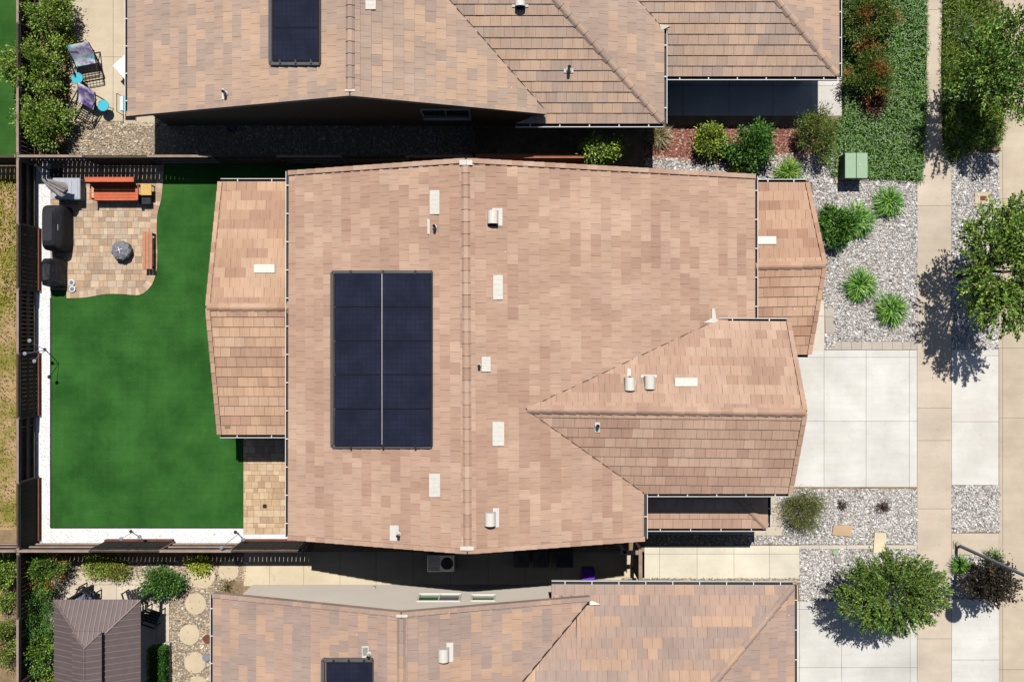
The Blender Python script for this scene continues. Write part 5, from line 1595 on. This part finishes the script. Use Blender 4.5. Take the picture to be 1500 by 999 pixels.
# AC unit etc. in the shaded side yard
p = P(645, 827, .6); o = thing('air_conditioner', 'grey louvred air conditioner unit in the shaded side yard', 'air conditioner', (p.x, p.y, SL))
m = MB(); m.box(p.x, p.y, SL + .05, 1.1, .75, .1); m.build('pad', 'stucco', o)
m = MB(); m.box(p.x, p.y, SL + .5, .95, .6, .8, bev=.02); m.build('casing', 'galv', o)
m = MB()
for k in range(10): m.box(p.x - .24, p.y - .24 + k * .053, SL + .912, .42, .022, .02)
m.build('top_grille', 'vent', o); m = MB(); m.lathe(p.x + .22, p.y, [(.22, SL + .905), (.2, SL + .93)], 20); m.build('fan_guard', 'cover_dark', o)
m = MB(); p = P(706, 821, 1.0); m.box(p.x, -6.12, 1.0, .5, .2, .05); m.box(p.x - .24, -6.1, .9, .03, .2, .2); m.box(p.x + .24, -6.1, .9, .03, .2, .2)
tag(m.build('wall_shelf', 'white_plastic'), 'short white bracket shelf on the shaded south wall', 'shelf')
for x, lab in ((764, 'wheeled black bin furthest from the gate'), (793, 'wheeled black bin in the middle of the row of three'), (828, 'wheeled black bin nearest the gate')):
    p = P(x, 822, .9); o = thing('wheeled_bin', lab, 'bin', (p.x, p.y, SL), 'black bins in the side yard'); w_ = .54 if x < 800 else .6
    m = MB(); vs = []
    m.box(p.x, p.y, SL + .52, w_ * .86, .52, .96, taper=1.12); m.build('bin_body', 'bin_black', o)
    m = MB(); m.box(p.x, p.y, SL + 1.04, w_, .62, .05, bev=.018); m.box(p.x, p.y + .3, SL + 1.02, w_ * .8, .05, .05); lid = m.build('lid', 'cover_black', o)
    m = MB(); m.box(p.x, p.y, SL + 1.072, .26, .05, .012); m.build('lid_badge', 'cover_dark', lid)
    for s_ in (-1, 1):
        m = MB(); m.tube([(p.x + s_ * .2, p.y + .27, SL + .12), (p.x + s_ * .26, p.y + .27, SL + .12)], .1, 14); m.build('wheel', 'black', o)
p = P(863, 845, .3); m = MB(); m.box(p.x, p.y, SL + .25, .42, .4, .5, bev=.02); m.box(p.x, p.y, SL + .51, .45, .43, .03, bev=.008); m.box(p.x - .1, p.y + .02, SL + .53, .05, .04, .02)
tag(m.build('storage_tub', 'purple'), 'purple storage tub half in sunlight by the gate', 'tub')

# gazebo with two-tier metal roof
gz = thing('gazebo', 'brown ribbed metal roof gazebo on the lower left patio', 'gazebo', P(143, 960, SL))
ze = 2.0; A = P(79, 878, ze); B = P(206, 878, ze); wgz = B.x - A.x; lgz = wgz * 1.35; Cc = Vector((B.x, B.y - lgz, ze)); Dd = Vector((A.x, A.y - lgz, ze))
runx = wgz / 2; rise = .75; R1 = Vector(((A.x + B.x) / 2, A.y - runx, ze + rise)); R2 = Vector((R1.x, Dd.y + runx, ze + rise))
def panel(m, pts, col, ribdir, step=.16, mi=0, th=.03):
    pts = [Vector(p) for p in pts]; n_ = (pts[1] - pts[0]).cross(pts[2] - pts[0]).normalized()
    if n_.z < 0: pts = pts[::-1]; n_ = -n_
    m.slab(pts, th, mi=mi)
    u = Vector(ribdir); u = (u - n_ * u.dot(n_)).normalized(); v = n_.cross(u)
    q = [((p - pts[0]).dot(u), (p - pts[0]).dot(v)) for p in pts]
    v0 = min(a[1] for a in q); v1 = max(a[1] for a in q); k = v0 + step / 2
    while k < v1:
        pr = clip_rect(ccw(q), -99, 99, k, k + .035)
        if pr:
            top = [pts[0] + u * a + v * b_ + n_ * .022 for a, b_ in pr]; bt = [pts[0] + u * a + v * b_ for a, b_ in pr]; L = len(pr)
            m.add(top + bt, [tuple(range(L))] + [(j, i, L + i, L + j) for i, j in ((i, (i + 1) % L) for i in range(L))], mi=1)
        k += step
mat('metal_light', c(142, 126, 120), .5, .2, var=.12)
m = MB()
panel(m, [A, B, R1], None, (0, 1, 0)); panel(m, [B, Cc, R2, R1], None, (1, 0, 0), .2); panel(m, [Cc, Dd, R2], None, (0, 1, 0)); panel(m, [Dd, A, R1, R2], None, (1, 0, 0), .2)
g1 = m.build('roof', ['metal_brown', 'metal_light'], gz)
m = MB()
for a, b_ in ((A, R1), (B, R1), (R1, R2), (Cc, R2), (Dd, R2)): m.tube([a + Vector((0, 0, .02)), b_ + Vector((0, 0, .02))], .028, 6)
m.build('ridge_cap', 'metal_light', g1)
c2 = [(R1.x - .48, R1.y + .62), (R1.x + .48, R1.y + .62), (R1.x + .48, R2.y - .62), (R1.x - .48, R2.y - .62)]
zz = ze + rise + .02; U = [Vector((x, y, zz)) for x, y in c2]; T1 = Vector((R1.x, c2[0][1] - .48, zz + .2)); T2 = Vector((R1.x, c2[2][1] + .48, zz + .2))
m = MB(); panel(m, [U[0], U[1], T1], None, (0, 1, 0)); panel(m, [U[1], U[2], T2, T1], None, (1, 0, 0), .2); panel(m, [U[2], U[3], T2], None, (0, 1, 0)); panel(m, [U[3], U[0], T1, T2], None, (1, 0, 0), .2)
g2 = m.build('upper_roof', ['metal_brown', 'metal_light'], gz)
m = MB()
for a, b_ in ((U[0], T1), (U[1], T1), (T1, T2), (U[2], T2), (U[3], T2)): m.tube([a + Vector((0, 0, .02)), b_ + Vector((0, 0, .02))], .022, 6)
m.build('ridge_cap', 'metal_light', g2)
for (x, y) in ((A.x + .2, A.y - .2), (B.x - .2, B.y - .2), (Cc.x - .2, Cc.y + .2), (Dd.x + .2, Dd.y + .2)):
    m = MB(); m.box(x, y, (SL + ze) / 2, .12, .12, ze - SL, bev=.01); m.build('post', 'cover_dark', gz)
# chairs round the gazebo
def arm_chair(label, px, py, rot, seatm):
    p = P(px, py, SL + .45); t = thing('patio_chair', label, 'chair', (p.x, p.y, SL), 'dark patio chairs around the gazebo'); co, si = math.cos(rot), math.sin(rot)
    def bx(m, x, y, z, a, b_, h): m.box(p.x + x * co - y * si, p.y + x * si + y * co, SL + z, a, b_, h, rot=rot, bev=.008)
    m = MB()
    for k in range(5): bx(m, -.2 + k * .1, 0, .42, .085, .52, .03)
    m.build('seat', seatm, t)
    m = MB()
    for k in range(5): bx(m, -.2 + k * .1, -.27, .7, .07, .03, .5)
    bx(m, 0, -.28, .96, .56, .04, .06); m.build('backrest', 'cover_dark', t)
    for s_ in (-1, 1):
        m = MB(); bx(m, s_ * .29, 0, .64, .06, .56, .03); m.build('armrest', 'cover_dark', t)
        for y in (-.25, .25):
            m = MB(); bx(m, s_ * .29, y, .32, .04, .04, .64); m.build('leg', 'cover_dark', t)
arm_chair('patio chair with a slate blue cushion above the gazebo eave', 126, 872, 2.7, 'slate_cushion')
arm_chair('dark slatted chair at the right side of the gazebo', 222, 903, -1.9, 'cover_dark')
arm_chair('dark chair half hidden at the top right corner of the gazebo', 196, 874, .3, 'cover_dark')

# ================================================================== WORLD, SUN, CAMERA
EL = math.radians(64.3); AZX = 0.045
w = bpy.data.worlds.new('World'); scene.world = w; w.use_nodes = True
nt = w.node_tree; bg = nt.nodes['Background']
sky = nt.nodes.new('ShaderNodeTexSky'); sky.sky_type = 'NISHITA'; sky.sun_disc = False
sky.sun_elevation = EL; sky.sun_rotation = math.atan2(AZX, 1)
sky.altitude = 100
nt.links.new(sky.outputs[0], bg.inputs[0]); bg.inputs[1].default_value = 0.055
sun = bpy.data.lights.new('sun', 'SUN'); sun.energy = 5.0; sun.angle = math.radians(0.53); sun.color = (1.0, 0.965, 0.91)
so = bpy.data.objects.new('sun', sun); COL.objects.link(so)
sd = Vector((AZX, 1, 0)).normalized() * math.cos(EL) + Vector((0, 0, math.sin(EL)))
so.rotation_euler = sd.to_track_quat('Z', 'Y').to_euler(); so.location = sd * 50

cam = bpy.data.cameras.new('camera'); cam.sensor_width = 36; cam.lens = F / 1500 * 36; cam.clip_end = 1000
co = bpy.data.objects.new('camera', cam); COL.objects.link(co); co.location = (0, 0, D); co.rotation_euler = (0, 0, 0)
scene.camera = co
scene.view_settings.view_transform = 'Standard'; scene.view_settings.look = 'None'; scene.view_settings.exposure = 0; scene.view_settings.gamma = 1
scene.cycles.diffuse_bounces = 0
scene.render.resolution_x = 1024; scene.render.resolution_y = 681
